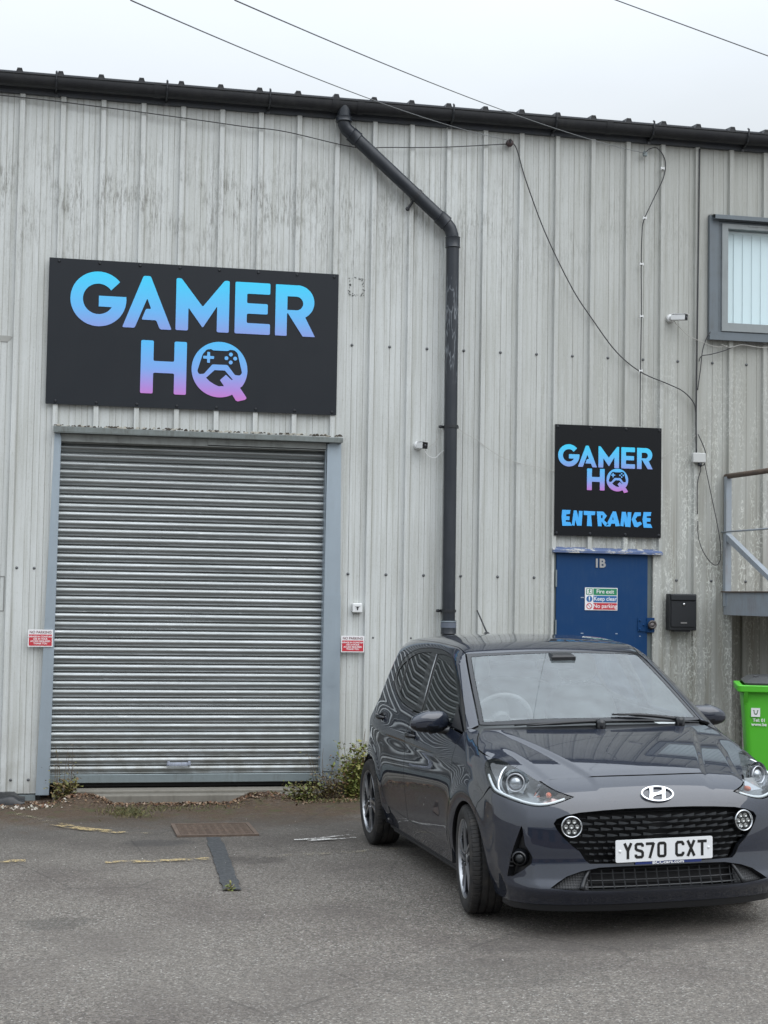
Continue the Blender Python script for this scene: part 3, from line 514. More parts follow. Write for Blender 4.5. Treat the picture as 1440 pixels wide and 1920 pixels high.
# two no-parking plates
for (x,z,y,l) in ((.166,1.258,-.048,'small red and white no parking sign left of the roller shutter'),(2.770,1.236,-.050,'small red and white no parking sign right of the roller shutter')):
    n_=empty('no_parking_sign',(x,y,z)); tag(n_,l,'sign','no parking signs beside the shutter')
    MB().box(0,.200,-.004,.0,0,.140).build('sign_board',M['signw'],n_); MB().box(.008,.192,-.0052,-.0042,.008,.100).build('red_panel',M['red'],n_)
    text('heading','NO PARKING',.029,M['dkred'],(.100,-.0056,.118),parent=n_,ex=.0003,bold=.0005)
    text('lettering','GARAGE IN CONSTANT\nUSE 24 HOUR\nACCESS REQUIRED\nTHANK YOU',.0188,M['signw'],(.100,-.0056,.054),parent=n_,ex=.0003,bold=.0005)
# ================================================================ FITTINGS ON THE WALL
mbx=empty('letter_box',(5.712,-.0,1.457)); tag(mbx,'black metal letter box on the wall right of the blue door','letter box')
bl=mat('letter_box_black',(.016,.018,.021),.38); b=MB(); b.box(0,.252,-.125,-.034,0,.325,0,.006); bx=b.build('box',bl,mbx); b=MB(); b.box(.012,.24,-.134,-.125,.03,.262,0,.004); b.build('front_door',bl,mbx); b=MB(); b.box(.008,.244,-.142,-.125,.268,.318,0,.004); b.build('flap',bl,mbx)
b=MB(); b.lathe([(0,-.145),(.010,-.145),(.013,-.135),(0,-.134)],(.128,0,.232),'y',14); b.build('lock',M['steel'],mbx,True); b=MB(); b.box(.100,.158,-.138,-.134,.062,.074); b.build('name_plate',M['steel'],mbx)
b=MB(); b.box(.05,.20,-.115,-.034,-.012,.0); b.build('drain_lip',bl,mbx)
def camera_(name,loc,yaw_,pitch_,L,r,label,sq=False):
    c=empty(name,loc); tag(c,label,'camera')
    b=MB(); b.lathe([(0,0),(.038,0),(.038,-.018),(.030,-.030),(0,-.032)],(0,.0,0),'y',20); b.build('mount',M['white'],c,angle=40)
    b=MB(); b.lathe([(0,0),(.020,.002),(.024,.02),(.018,.04),(0,.044)],(.0,-.065,0),'y',14); b.build('joint',M['white'],c,angle=40)
    h=empty('camera_head',(0,-.058,0),(pitch_,0,yaw_),c)
    b=MB()
    if sq:
        b.box(-r,r,-L,0,-r,r,0,.006); b.add([(-r-.003,-L-.015,r+.002),(r+.003,-L-.015,r+.002),(r+.003,.0,r+.002),(-r-.003,0,r+.002),(-r-.003,-L-.015,r+.006),(r+.003,-L-.015,r+.006),(r+.003,.0,r+.006),(-r-.003,0,r+.006)],[(0,1,2,3),(4,7,6,5),(0,4,5,1),(1,5,6,2),(2,6,7,3),(3,7,4,0)])
    else: b.lathe([(0,0),(r*.8,0),(r,-.01),(r,-L),(r*.93,-L)],(0,0,0),'y',22)
    b.build('housing',M['white'],h,angle=40)
    b=MB()
    if sq: b.box(-r*.92,r*.92,-L-.004,-L-.0002,-r*.92,r*.92,0,.001)
    else: b.box(-r*.95,r*.95,-L-.006,-L-.0002,-r*.8,r*.8,0,.003)
    b.build('face',mat('camera_face',(.012,.012,.014),.15),h)
    b=MB(); b.lathe([(0,-L-.010),(.010,-L-.009),(.012,-L-.005)],(0,0,.0),'y',16); b.build('lens',mat('lens',(.05,.05,.06),.05),h,True)
    return c
camera_('security_camera',(3.425,-.001,3.028),math.radians(28),math.radians(6),.075,.030,'stubby white security camera between the shutter and the downpipe',True)
camera_('security_camera',(5.745,-.001,4.263),math.radians(42),math.radians(4),.135,.027,'long white bullet security camera below left of the grey window',True)
jb=empty('junction_box',(5.945,-.036,2.962)); tag(jb,'grey plastic junction box on the cable run right of the entrance sign','junction box'); b=MB(); b.box(0,.12,-.045,0,0,.088,0,.006); b.build('cover',mat('box_grey',(.50,.51,.50),.5),jb); b=MB(); b.lathe([(0,0),(.018,0),(.018,-.03),(0,-.03)],(.075,-.02,0),'z',14); b.build('gland',M['pipe'],jb,True)
ks=empty('key_switch',(2.866,-.002,1.573)); tag(ks,'small white key switch box on the wall right of the shutter','key switch'); b=MB(); b.box(0,.082,-.05,0,0,.080,0,.007); b.build('case',M['white'],ks); b=MB(); b.box(.036,.046,-.052,-.0502,.022,.046).box(.018,.064,-.0515,-.0502,.050,.053); b.lathe([(0,-.053),(.010,-.053),(.010,-.050)],(.041,0,.044),'y',12); b.build('keyhole',mat('keyhole_dark',(.03,.03,.035),.4),ks)
# ---- cables: each run its own thing
def sm_(P,n=6):
    P=[Vector(p) for p in P]; Q=[]
    for i in range(len(P)-1):
        a,b_,c,d_=P[max(i-1,0)],P[i],P[i+1],P[min(i+2,len(P)-1)]
        for k in range(n):
            t=k/n; Q.append(.5*((2*b_)+(c-a)*t+(2*a-5*b_+4*c-d_)*t*t+(3*b_-a-3*c+d_)*t**3))
    return Q+[P[-1]]
def cable(name,P,r,label,m='cable',cat='cable',group=None,n=6):
    o=MB().tube(sm_(P,n),r*.72,6).build(name,M[m],None,True,fix=False); return tag(o,label,cat,group)
def wl(pts,y=-.042): return [(x,y,z) for x,z in pts]
def sag(a,b_,s_,n=24): return [(a[0]+(b_[0]-a[0])*i/n,a[1]+(b_[1]-a[1])*i/n,a[2]+(b_[2]-a[2])*i/n-s_*4*(i/n)*(1-i/n)) for i in range(n+1)]
def ext(a,b_,k): return tuple(a[i]+(b_[i]-a[i])*k for i in range(3))
for a,b_,l in (((4.205,-.06,5.765),(.547,-8,3.709+.0),'overhead wire reaching the wall at the dark insulator near the downpipe'),((5.470,-.06,5.745),(.899,-8,3.743),'overhead wire reaching the wall at the small bracket right of the insulator')):
    # the wires climb away from the unit towards a pole behind the camera
    o=MB().tube(sag(a,ext(a,b_,1.0),.06),.0026,5).build('overhead_wire',M['wire'],None,True,fix=False); tag(o,l,'wire','overhead wires')
o=MB().tube(sag((2.277,-8,3.875),(5.2,-1.2,5.80+.0),.0),.005,5) if 0 else None
a,b_=(2.277,-8,3.875),(2.869,-8,3.722); d_=[b_[i]-a[i] for i in range(3)]; o=MB().tube([ext(a,b_,-3),ext(a,b_,8)],.0022,5).build('overhead_wire',M['wire'],None,True,fix=False); tag(o,'overhead wire crossing only the sky at the top right corner','wire','overhead wires')
cable('eaves_cable',wl([(-2,5.83),(-.19,5.81),(.6,5.78),(1.4,5.735),(1.86,5.705),(2.2,5.69),(2.8,5.60),(3.1,5.62),(3.6,5.66),(4.2,5.735)],-.05),.006,'thin black cable slung along the cladding just under the gutter','cable')
cable('drop_cable',wl([(4.21,5.75),(4.27,5.70),(4.36,5.42),(4.55,4.95),(4.80,4.48),(5.0,4.20),(5.22,3.93),(5.45,3.76),(5.72,3.66),(5.86,3.60),(5.96,3.50),(5.985,3.38)],-.05),.007,'black cable sweeping from the insulator across the wall to the vertical run')
cable('aerial_cable',wl([(5.47,5.735),(5.52,5.79),(5.60,5.80),(5.67,5.70),(5.66,5.55),(5.56,5.33),(5.47,5.13),(5.455,5.0),(5.45,4.72),(5.455,4.30),(5.45,3.70),(5.45,3.27)],-.046),.0065,'black cable in white clips looping down to the entrance sign')
for z in (5.62,5.155,4.735,4.262,3.77):
    x={5.62:5.645,5.155:5.477,4.735:5.452,4.262:5.454,3.77:5.45}[z]; b=MB(); b.box(x-.017,x-.009,-.058,-.040,z-.012,z+.012).box(x+.009,x+.017,-.058,-.040,z-.012,z+.012).box(x-.012,x+.012,-.060,-.053,z-.006,z+.006); tag(b.build('cable_clip',M['white']),{5.62:'topmost white clip on the looped cable right of the insulator',5.155:'second white clip from the top on the cable above the entrance sign',4.735:'third white clip from the top, left of the window',4.262:'white clip level with the bullet camera',3.77:'lowest white clip, where the sweeping cable crosses'}[z],'cable clip','white clips on the black cable')
cable('wall_cable_run',wl([(6.005,5.83),(6.0,5.2),(5.995,4.6),(5.99,4.0),(5.985,3.4),(5.99,3.05)],-.046),.010,'thick black vertical cable run beside the window down to the junction box')
cable('window_cable',wl([(6.115,4.155),(6.08,4.10),(6.04,3.98),(6.02,3.80),(5.995,3.62)],-.052),.006,'short black cable from the window corner into the vertical run')
cable('window_cable',wl([(6.005,3.88),(6.03,3.93),(6.12,3.95),(6.25,3.99),(6.40,4.05),(6.6,4.065),(7.2,4.06)],-.055),.006,'black cable branching along the underside of the window sill')
cable('camera_cable',wl([(5.76,4.235),(5.84,4.16),(5.92,4.10),(6.03,4.06),(6.12,4.03),(6.20,4.02),(6.28,4.035)],-.055),.004,'grey cable from the bullet camera to the window sill','cablew')
cable('sill_cable',wl([(6.22,4.045),(6.30,4.02),(6.42,4.05),(6.6,4.035),(6.8,4.05),(7.2,4.03)],-.062),.0045,'pale cable loosely tucked under the window sill','cablew')
cable('dangling_cable',wl([(6.05,3.03),(6.09,2.86),(6.14,2.64),(6.19,2.42),(6.225,2.22),(6.22,2.09),(6.18,2.045),(6.12,2.08),(6.05,2.18),(6.01,2.30),(6.005,2.44)],-.05),.0055,'black cable hanging in a long loop below the junction box')
cable('box_tail_cable',wl([(6.01,2.96),(6.03,2.90),(6.00,2.78),(6.0,2.5)],-.05),.006,'short black tail below the junction box')
cable('box_feed_cable',wl([(6.0,3.22),(6.05,3.12),(6.075,3.04),(6.06,2.95),(6.02,2.93)],-.055),.006,'short black cable curving into the junction box side')
cable('thin_wire',wl([(5.655,2.99),(5.78,3.08),(5.92,3.14),(6.02,3.26),(6.12,3.32),(6.155,3.40),(6.13,3.52)],-.048),.0028,'thin grey wire from the entrance sign up past the cable run','cablew')
cable('camera_cable',wl([(3.52,3.02),(3.58,3.07),(3.62,3.15),(3.64,3.20)],-.04),.0028,'thin wire from the stubby camera up to the pipe bracket','cablew')
cable('camera_cable',wl([(3.47,2.99),(3.51,2.94),(3.57,2.925),(3.62,2.97),(3.66,3.0)],-.05),.0045,'white cable drooping below the stubby camera','white')
cable('thin_wire',wl([(3.76,3.20),(3.83,3.15),(3.95,3.09),(4.05,3.02),(4.2,2.94),(4.4,2.89),(4.55,2.87),(4.66,2.84)],-.042),.0028,'thin grey wire from the pipe bracket to the entrance sign','cablew')
i1=empty('insulator',(4.207,-.05,5.742)); tag(i1,'dark ring insulator holding the cables under the gutter','insulator')
b=MB(); b.lathe([(.0,-.02),(.028,-.02),(.033,-.01),(.026,0),(.033,.01),(.028,.02),(0,.02)],(0,0,0),'y',16); b.build('disc',mat('insulator_brown',(.05,.03,.03),.4),i1,True); MB().tube([(0,.05,0),(0,-.03,0),(.0,-.03,.03)],.006,6).build('hook',M['black'],i1)
i2=empty('wire_bracket',(5.478,-.045,5.74)); tag(i2,'small pale wire bracket at the end of the right overhead wire','bracket'); MB().box(-.018,.018,-.012,.01,-.02,.02,0,.004).build('plate',M['galvd'],i2); MB().tube([(0,-.02,.01),(-.02,-.04,.02),(-.03,-.03,.0)],.004,6).build('hook',M['galvd'],i2)
# ================================================================ STAIR LANDING at the right
sl=empty('stair_landing',(6.265,-.03,1.6)); tag(sl,'blue grey steel stair landing with rusty handrail at the right edge','stair landing')
b=MB(); b.box(.0,.010,-2.2,.0,0,.200).box(.010,.07,-2.2,.0,.190,.200).box(.010,.07,-2.2,.0,0,.010).box(1.35,1.36,-2.2,0,0,.2).box(.01,1.35,-2.2,-2.19,0,.2)
for z in (.06,.15): b.box(-.004,.0,-.05,-.035,z,z+.014)
b.build('channel_beam',M['bgsteel'],sl,fix=False)
b=MB(); b.box(-.02,1.38,-2.22,.02,.202,.212); b.build('deck_plate',M['rust'],sl)
b=MB(); b.box(-.0,.05,-.05,.0,.212,1.245).box(-.008,.0,-.055,.0,.08,.75); b.build('post',M['bgsteel'],sl)
b=MB(); b.tube([(.025,.015,1.250),(.025,-.5,1.243),(.025,-2.2,1.225)],.024,12); b.build('handrail',M['rust'],sl,True)
b=MB(); b.tube([(-.012,.02,.745),(-.012,-.5,.742),(-.012,-2.2,.735)],.008,8); b.build('mid_rail',M['bgsteel'],sl,True)
MB().box(.0,.05,-2.22,-2.17,.212,1.23).build('post',M['bgsteel'],sl); MB().box(.0,.07,-2.2,-2.13,-1.5,-.0).build('leg',M['bgsteel'],sl); MB().box(1.28,1.35,-2.2,-2.13,-1.5,-.0).build('leg',M['bgsteel'],sl)
b=MB(); b.add([(0,-.03,.735),(.05,-.03,.735),(.05,-.03,.675),(0,-.03,.675),(0,-1.20,.212),(.05,-1.20,.212),(.05,-1.10,.212),(0,-1.10,.212)],[(0,1,2,3),(4,7,6,5),(0,4,5,1),(1,5,6,2),(2,6,7,3),(3,7,4,0)]); b.build('brace',M['bgsteel'],sl)
# ================================================================ PLANTS, LITTER
def leafy(name,c,n,rx,ry,h,cols,label,leaf=.022,stems=6,sd=1,cat='weed'):
    r=np.random.default_rng(sd); o=empty(name,c); tag(o,label,cat)
    b=MB(); tips=[]
    for i in range(stems):
        a=r.random()*6.28; q=r.random()**.5; x,y=rx*q*math.cos(a)*.6,ry*q*math.sin(a)*.6; hh=h*(.55+.6*r.random()); P=[Vector((x*.5+x*.9*t+.012*math.sin(5*t+i),y*.5+y*.7*t,hh*t)) for t in np.linspace(0,1,6)]
        b.tube(P,[.0028*(1-.6*t) for t in np.linspace(0,1,6)],5); tips.append(P)
    b.build('stem',mat('weed_stem',(.11,.075,.045),.8),o,fix=False)
    b=MB()
    for i in range(n):
        P=tips[int(r.integers(stems))]; t=r.random(); k=t*5; p=P[int(k)].lerp(P[min(int(k)+1,5)],k-int(k)); p=p+Vector((r.normal()*rx*.28,r.normal()*ry*.25,r.normal()*.02)); p.z=max(p.z,.004)
        d=Vector((r.normal(),r.normal(),r.normal()*.6)).normalized(); u=d.cross(Vector((0,0,1))).normalized(); s_=leaf*(.5+.9*r.random()); u=(u+Vector((0,0,r.normal()*.5))).normalized(); w=d.cross(u)*.12
        b.add([p,p+d*s_*.5+u*s_*.34+w*s_,p+d*s_,p+d*s_*.5-u*s_*.34+w*s_,p+d*s_*.5],[(0,1,4),(1,2,4),(2,3,4),(3,0,4)],int(r.choice(len(cols),p=[.5,.3,.2])))
    b.build('leaves',[mat(name+'_leaf',c_,.6) for c_ in cols],o,fix=False); return o
G1=[(.15,.18,.040),(.24,.23,.065),(.17,.10,.05)]; G2=[(.10,.08,.04),(.17,.15,.05),(.20,.12,.06)]
leafy('weed_clump',(.49,-.25,0),420,.13,.08,.20,[(.13,.13,.035),(.15,.10,.045),(.19,.16,.055)],'dry brown and green weed at the left foot of the shutter',.034,12,3)
leafy('weed_stalk',(.49,-.22,0),110,.13,.06,.42,G2,'tall thin dead stalks standing in the weed left of the shutter',.020,9,4)
leafy('leafy_weed',(2.90,-.24,.01),2100,.18,.10,.44,G1,'bushy green weed against the wall beside the car wheel',.036,22,5)
leafy('weed_clump',(2.42,-.32,.01),560,.17,.08,.15,[(.13,.15,.035),(.10,.075,.03),(.19,.16,.06)],'low green and brown weed at the right end of the step',.032,14,6)
leafy('weed_clump',(2.68,-.27,.01),520,.16,.08,.24,G2,'brown seedy weed between the shutter jamb and the bushy green weed',.026,16,8)
leafy('weed_stalk',(2.60,-.22,.01),130,.17,.06,.40,G2,'tall thin dead stalks in front of the right shutter jamb',.018,11,7)
leafy('weed_stalk',(2.94,-.20,.01),130,.13,.06,.52,G2,'tall brown seed heads rising from the bushy green weed',.022,8,9)
leafy('weed_sprout',(1.395,-4.10,.006),40,.05,.03,.02,G1,'tiny green sprout at the near end of the bitumen strip',.018,4,11)
def scatter(name,n,fn,cols,label,seed,cat='leaf litter',flat=.35):
    r=np.random.default_rng(seed); b=MB()
    for i in range(n):
        x,y,s_=fn(r); z=float(gz(x,y))+.004; a=r.random()*6.28; d=Vector((math.cos(a),math.sin(a),r.normal()*.35)); u=Vector((-math.sin(a),math.cos(a),r.normal()*.35)); p=Vector((x,y,z+s_*.25)); b.add([p-d*s_,p-u*s_*.6+Vector((0,0,s_*.3)),p+d*s_,p+u*s_*.6,p+Vector((0,0,s_*flat))],[(0,1,4),(1,2,4),(2,3,4),(3,0,4)],int(r.integers(len(cols))))
    return tag(b.build(name,[mat(name+'_c',c_,.8) for c_ in cols],None,fix=False),label,cat,kind='stuff')
LC=[(.09,.05,.03),(.15,.085,.045),(.22,.15,.09),(.05,.03,.02),(.13,.06,.03),(.30,.22,.16)]
scatter('leaf_litter',2100,lambda r:((lambda x:(x,-.25-abs(r.normal())*.085-(0 if .9<x<1.8 else .03),.006+.014*r.random()**2))(r.uniform(.30,3.1))),LC,'brown dead leaves drifted along the foot of the step and wall',21)
scatter('leaf_litter',650,lambda r:(r.uniform(-.8,.55),-.12-abs(r.normal())*.16,.007+.014*r.random()**2),LC,'brown leaf litter and grit at the foot of the wall on the left',22)
scatter('pebbles',46,lambda r:(r.uniform(-.4,.5),-.35-.25*r.random(),.008+.011*r.random()),[(.45,.43,.37),(.33,.3,.25),(.5,.45,.4)],'pale pebbles among the litter by the left wall',23,'pebbles',.9)
scatter('grit',260,lambda r:(r.uniform(-.6,4),r.uniform(-9,-.6),.0025+.004*r.random()**3),[(.45,.43,.4),(.3,.28,.25),(.5,.5,.47)],'small stones and pale specks scattered over the tarmac',24,'grit',.7)
def grassf(c,n,rx,ry,h,label,seed):
    r=np.random.default_rng(seed); b=MB()
    for i in range(n):
        x,y=c[0]+r.normal()*rx,c[1]+r.normal()*ry; z=float(gz(x,y)); a=r.random()*6.28; hh=h*(.4+r.random()); l=Vector((math.cos(a),math.sin(a),0)); u=Vector((-math.sin(a),math.cos(a),0))*.0022; p=Vector((x,y,z)); b.add([p-u,p+u,p+l*hh*.35+Vector((0,0,hh*.7))+u*.7,p+l*hh*.9+Vector((0,0,hh*.85))],[(0,1,2),(0,2,3)],int(r.integers(3)))
    return tag(b.build('grass',[mat('grass_blade',c_,.7) for c_ in ((.11,.11,.04),(.15,.13,.055),(.07,.07,.025))],None,fix=False),label,'grass',kind='stuff')
grassf((.98,-.85),330,.09,.12,.030,'patch of short grass in front of the left tarmac hump',31); grassf((1.3,-.55),350,.28,.10,.020,'thin moss and grass along the dirt in front of the step',32); grassf((2.75,-.42),300,.3,.06,.03,'thin grass at the foot of the weeds on the right',33)
# folded black plastic by the left wall
b=MB(); r=np.random.default_rng(3); nu,nv=26,10; V=[]
for i in range(nu):
    for j in range(nv):
        x=-.9+1.08*i/(nu-1); t=j/(nv-1); a=math.pi*t; V.append((x,-.16-.12*math.cos(a)+.02*noise.noise((x*6,t*4,1)),.005+.085*math.sin(a)*(1 if i<nu-2 else .6)+.03*noise.noise((x*7,t*5,4))))
b.add(V,[(i*nv+j,(i+1)*nv+j,(i+1)*nv+j+1,i*nv+j+1) for i in range(nu-1) for j in range(nv-1)]+[tuple((nu-1)*nv+j for j in range(nv))]); tag(b.build('plastic_sheet',mat('black_sheet',(.012,.013,.015),.35),None,angle=60,fix=False),'folded black plastic sheet on the ground at the left edge','plastic sheet')
# small patches and outline on the left cladding
tag(MB().prism([(-.072,1.543),(-.034,1.543),(-.034,1.831),(-.072,1.831),(-.072,1.825),(-.040,1.825),(-.040,1.549),(-.072,1.549)],-.004,-.0005).build('panel_edge',mat('panel_edge_grey',(.22,.22,.21),.7)),'thin outlined rectangle of an old panel on the far left cladding','panel edge')
# old tape residue and a filler patch on the cladding
b=MB(); r=np.random.default_rng(12)
for k_ in range(60):
    t=r.random()*4; u=t%1; x,z=[(2.80+.12*u,4.315),(2.92,4.315+.15*u),(2.80+.12*u,4.465),(2.80,4.315+.15*u)][int(t)]; x+=r.normal()*.006; z+=r.normal()*.006; s_=.002+.005*r.random(); b.add([(x-s_,-.0008,z),(x,-.0008,z-s_),(x+s_*1.3,-.0008,z+s_*.2),(x,-.0008,z+s_)],[(0,1,2,3)])
tag(b.build('tape_residue',mat('residue_dark',(.13,.135,.13),.8),None,fix=False),'square outline of dark tape residue on the cladding right of the large sign','tape residue',kind='stuff')
pm=mat('filler_patch_grey',(.33,.33,.31),.7); tag(MB().prism([(-.11+.075*math.cos(t)*(1+.2*math.sin(3*t)),3.79+.035*math.sin(t)*(1+.3*math.cos(2*t))) for t in np.linspace(0,6.28,19)[:-1]],-.002,-.0005).build('filler_patch',pm),'small grey filler patch on the cladding at the far left edge','filler patch')
# ---- unit across the yard, behind the camera: seen only as a reflection
ob=empty('warehouse',(0,-46,0)); tag(ob,'long low brick warehouse across the yard, seen only in reflections','building')
b=MB(); b.box(-30,34,-8,0,0,3.6); b.build('wall',grime('warehouse_brick',(.20,.13,.10),.85),ob); b=MB(); b.add([(-31,-9,3.55),(35,-9,3.55),(35,.5,3.55),(-31,.5,3.55),(-31,-4,4.9),(35,-4,4.9)],[(0,3,2,1),(3,2,5,4),(0,4,5,1),(0,4,3),(1,2,5)]); b.build('roof',M['fascia'],ob)
for i in range(9): MB().box(-26+i*6.4,-23+i*6.4,.0,.06,1.0,3.2).build('window',mat('window_dark',(.03,.035,.04),.1),ob)

# ---------------------------------------------------------------- car shell: one smooth implicit body, panels cut from it
def smax(a,b,k):
    h=np.maximum(k-np.abs(a-b),0.0); return np.maximum(a,b)+h*h/(4*k)
def smin(a,b,k): return -smax(-a,-b,k)
def sst(a,b,x):
    t=np.clip((x-a)/(b-a),0,1); return t*t*(3-2*t)
def pchip(xs,ys):
    xs=np.array(xs,float);ys=np.array(ys,float);h=np.diff(xs);d=np.diff(ys)/h;m=np.zeros(len(xs))
    for i in range(1,len(xs)-1):
        m[i]=0 if d[i-1]*d[i]<=0 else (h[i-1]+h[i])/(h[i-1]/d[i-1]+h[i]/d[i])
    m[0]=d[0];m[-1]=d[-1]
    def f(x):
        x=np.clip(np.asarray(x,float),xs[0],xs[-1]);i=np.clip(np.searchsorted(xs,x)-1,0,len(xs)-2)
        t=(x-xs[i])/h[i];return (ys[i]*(1+2*t)*(1-t)**2+h[i]*m[i]*t*(1-t)**2+ys[i+1]*t*t*(3-2*t)+h[i]*m[i+1]*t*t*(t-1))
    return f
_nose=pchip([.10,.165,.222,.238,.30,.39,.43,.55,.62,.69,.78,.9,1.1],[.725,.755,.793,.800,.777,.762,.760,.748,.728,.692,.60,.42,.1])
_roof=pchip([-3,-2.75,-2.4,-2.0,-1.6,-1.2,-.85,-.4,0],[1.30,1.365,1.42,1.444,1.45,1.435,1.393,1.30,1.18])
_vert=pchip([.1,.2,.33,.45,.6,.72,.80,.90,1.0,1.1],[-.075,-.05,-.016,-.004,0,-.004,-.012,-.04,-.085,-.15])
_belt=pchip([-3,-2.4,-1.8,-1.0,-.25],[1.03,1.025,1.01,.985,.978])
def Fcar(x,y,z):
    y=np.abs(y)
    # body side
    w=.838+_vert(z)-.06*np.clip((-1.9-x)/.9,0,2)**2-.012*np.clip((x+.2)/.6,0,2)**2
    w=w-.007*np.exp(-((z-.44-.05*(x+1.2))/.11)**2)*sst(-.30,-.62,x)*sst(-2.1,-1.85,x)        # hollow low in the doors
    w=w+.006*np.exp(-((z-.80-.03*(-x-1))/.04)**2)*sst(-.2,-.8,x)                                 # shoulder line
    for wx in (0.0,-2.425):
        r=np.sqrt((x-wx)**2+(z-.30)**2); w=w+.016*np.exp(-((r-.345)/.075)**2)*sst(.05,.3,z)
    w=w+.022*np.exp(-((x+2.25)/.42)**2)*np.exp(-((z-.84)/.10)**2)                                # rear haunch
    side=y-w
    nose=x-(_nose(z)-.38*y**3)
    # raised middle of the bonnet between two creases, and a second soft fold outboard
    t=x+.14; base=np.where(x>-.25,.968-.149*t-.15*t*t,_belt(x))
    kc=.12-.08*np.clip((.5-x)/.75,0,1)
    top=base-kc*y*y
    yc=.285+.27*np.clip((.58-x)/.75,0,1.2)
    top=top-.013*sst(0,.042,y-yc)*sst(-.22,.0,x)
    y2=.50+.14*np.clip((.5-x)/.6,0,1); top=top-.008*sst(0,.045,y-y2)*sst(.0,.2,x)
    up=z-top
    rear=-x-2.845+.30*y**3+.05*np.clip(z-.9,0,1)
    low=smax(smax(side,up,.10),nose,.06); low=smax(low,nose,.02)
    low=smax(low,side,.09); c=smax(side,nose,.20); low=np.maximum(low,c); low=smax(low,rear,.16)
    # cabin
    d=z-.95
    cs=y-(.748-.33*d-.13*d*d+.022*sst(-.3,-1.2,x)-.07*np.clip((-1.7-x)/1.0,0,2)**2)
    ws=(x-(-.119-1.90*(z-.976)-.30*(z-.976)*(z-1.34)-.27*y*y))*.47
    rf=z-(_roof(x)-.085*y*y)
    rr=(-x-2.80+.50*(z-1.0)+.25*y**3)*.85
    cab=smax(cs,rf,.085); cab=smax(cab,ws,.035); cab=smax(cab,rr,.12); cab=smax(cab,.80-z,.01)
    return smin(low,cab,.018)
def Fgrad(P):
    e=1e-4; x,y,z=P[:,0],P[:,1],P[:,2]
    g=np.stack([Fcar(x+e,y,z)-Fcar(x-e,y,z),Fcar(x,y+e,z)-Fcar(x,y-e,z),Fcar(x,y,z+e)-Fcar(x,y,z-e)],1)
    return g/(np.linalg.norm(g,axis=1,keepdims=True)+1e-12)
def march(O_,D_,L_,n=46):
    # first entry into the body along each ray
    N=len(O_); t0=np.zeros(N); hit=np.zeros(N,bool); ts=np.linspace(0,L_,n); lo=np.zeros(N); hi=np.full(N,float(L_))
    for i in range(1,n):
        P=O_+D_*ts[i]; f=Fcar(P[:,0],P[:,1],P[:,2])<0
        new=f&~hit; lo[new]=ts[i-1]; hi[new]=ts[i]; hit|=f
    for _ in range(20):
        m=(lo+hi)/2; P=O_+D_*m[:,None]; f=Fcar(P[:,0],P[:,1],P[:,2])<0
        hi=np.where(f,m,hi); lo=np.where(f,lo,m)
    return O_+D_*hi[:,None],hit
AX=-.30
def lift(proj,uv):
    uv=np.asarray(uv,float); N=len(uv)
    if proj=='S':   # (x,z) from the right-hand side (y<0)
        O_=np.stack([uv[:,0],np.full(N,-1.1),uv[:,1]],1); D_=np.tile([0,1.,0],(N,1)); L_=1.1
    elif proj=='T': # (x,y) from above
        O_=np.stack([uv[:,0],uv[:,1],np.full(N,1.7)],1); D_=np.tile([0,0,-1.],(N,1)); L_=1.5
    else:           # 'A' (angle, z) towards an upright axis through x=AX
        a=uv[:,0]; d=np.stack([np.cos(a),np.sin(a),np.zeros(N)],1)
        O_=np.stack([AX+1.5*np.cos(a),1.5*np.sin(a),uv[:,1]],1); D_=-d; L_=1.5
    P,h=march(O_,D_,L_); return P
def drop(proj,P):
    P=np.asarray(P,float)
    if proj=='S': return P[:,[0,2]]
    if proj=='T': return P[:,[0,1]]
    return np.stack([np.arctan2(P[:,1],P[:,0]-AX),P[:,2]],1)

# ================================================================ CAR
def seglen(P): return [math.dist(P[i],P[(i+1)%len(P)]) for i in range(len(P))]
def dens(P,step,closed=True):
    out=[]; n=len(P)
    for i in range(n if closed else n-1):
        a=np.array(P[i]);b=np.array(P[(i+1)%n]); k=max(1,int(np.linalg.norm(b-a)/step)); out+=[tuple(a+(b-a)*j/k) for j in range(k)]
    if not closed: out.append(tuple(P[-1]))
    return out
def cr(P,n=4):
    P=[np.array(p,float) for p in P]; Q=[]
    for i in range(len(P)-1):
        a,b,c,d=P[max(i-1,0)],P[i],P[i+1],P[min(i+2,len(P)-1)]
        for k in range(n):
            t=k/n; Q.append(tuple(.5*((2*b)+(c-a)*t+(2*a-5*b+4*c-d)*t*t+(3*b-a-3*c+d)*t**3)))
    return Q+[tuple(P[-1])]
def area(P):
    a=np.array(P); b=np.roll(a,-1,0); return .5*float(np.sum(a[:,0]*b[:,1]-b[:,0]*a[:,1]))
def inset(P,d):
    P=np.array(P,float); s=1 if area(P)>0 else -1
    a=P-np.roll(P,1,0); b=np.roll(P,-1,0)-P
    na=np.stack([-a[:,1],a[:,0]],1)/(np.linalg.norm(a,axis=1,keepdims=True)+1e-12); nb=np.stack([-b[:,1],b[:,0]],1)/(np.linalg.norm(b,axis=1,keepdims=True)+1e-12)
    m=na+nb; l=np.linalg.norm(m,axis=1,keepdims=True); m=m/np.maximum(l,.35)
    k=d/np.maximum((m*na).sum(1,keepdims=True),.5); return [tuple(p) for p in P+s*m*k]
def clean(P,tol=.0008):
    Q=[P[0]]
    for p in P[1:]:
        if math.dist(p,Q[-1])>tol: Q.append(p)
    if math.dist(Q[0],Q[-1])<=tol: Q.pop()
    return Q
AS=.95
def lift2(proj,uv):
    uv=np.array(uv,float)
    if proj=='A': uv=uv.copy(); uv[:,0]/=AS
    if proj=='R':
        N_=len(uv); P,_=march(np.stack([np.full(N_,-3.3),uv[:,0],uv[:,1]],1),np.tile([1.,0,0],(N_,1)),1.5); return P
    return lift(proj,uv)
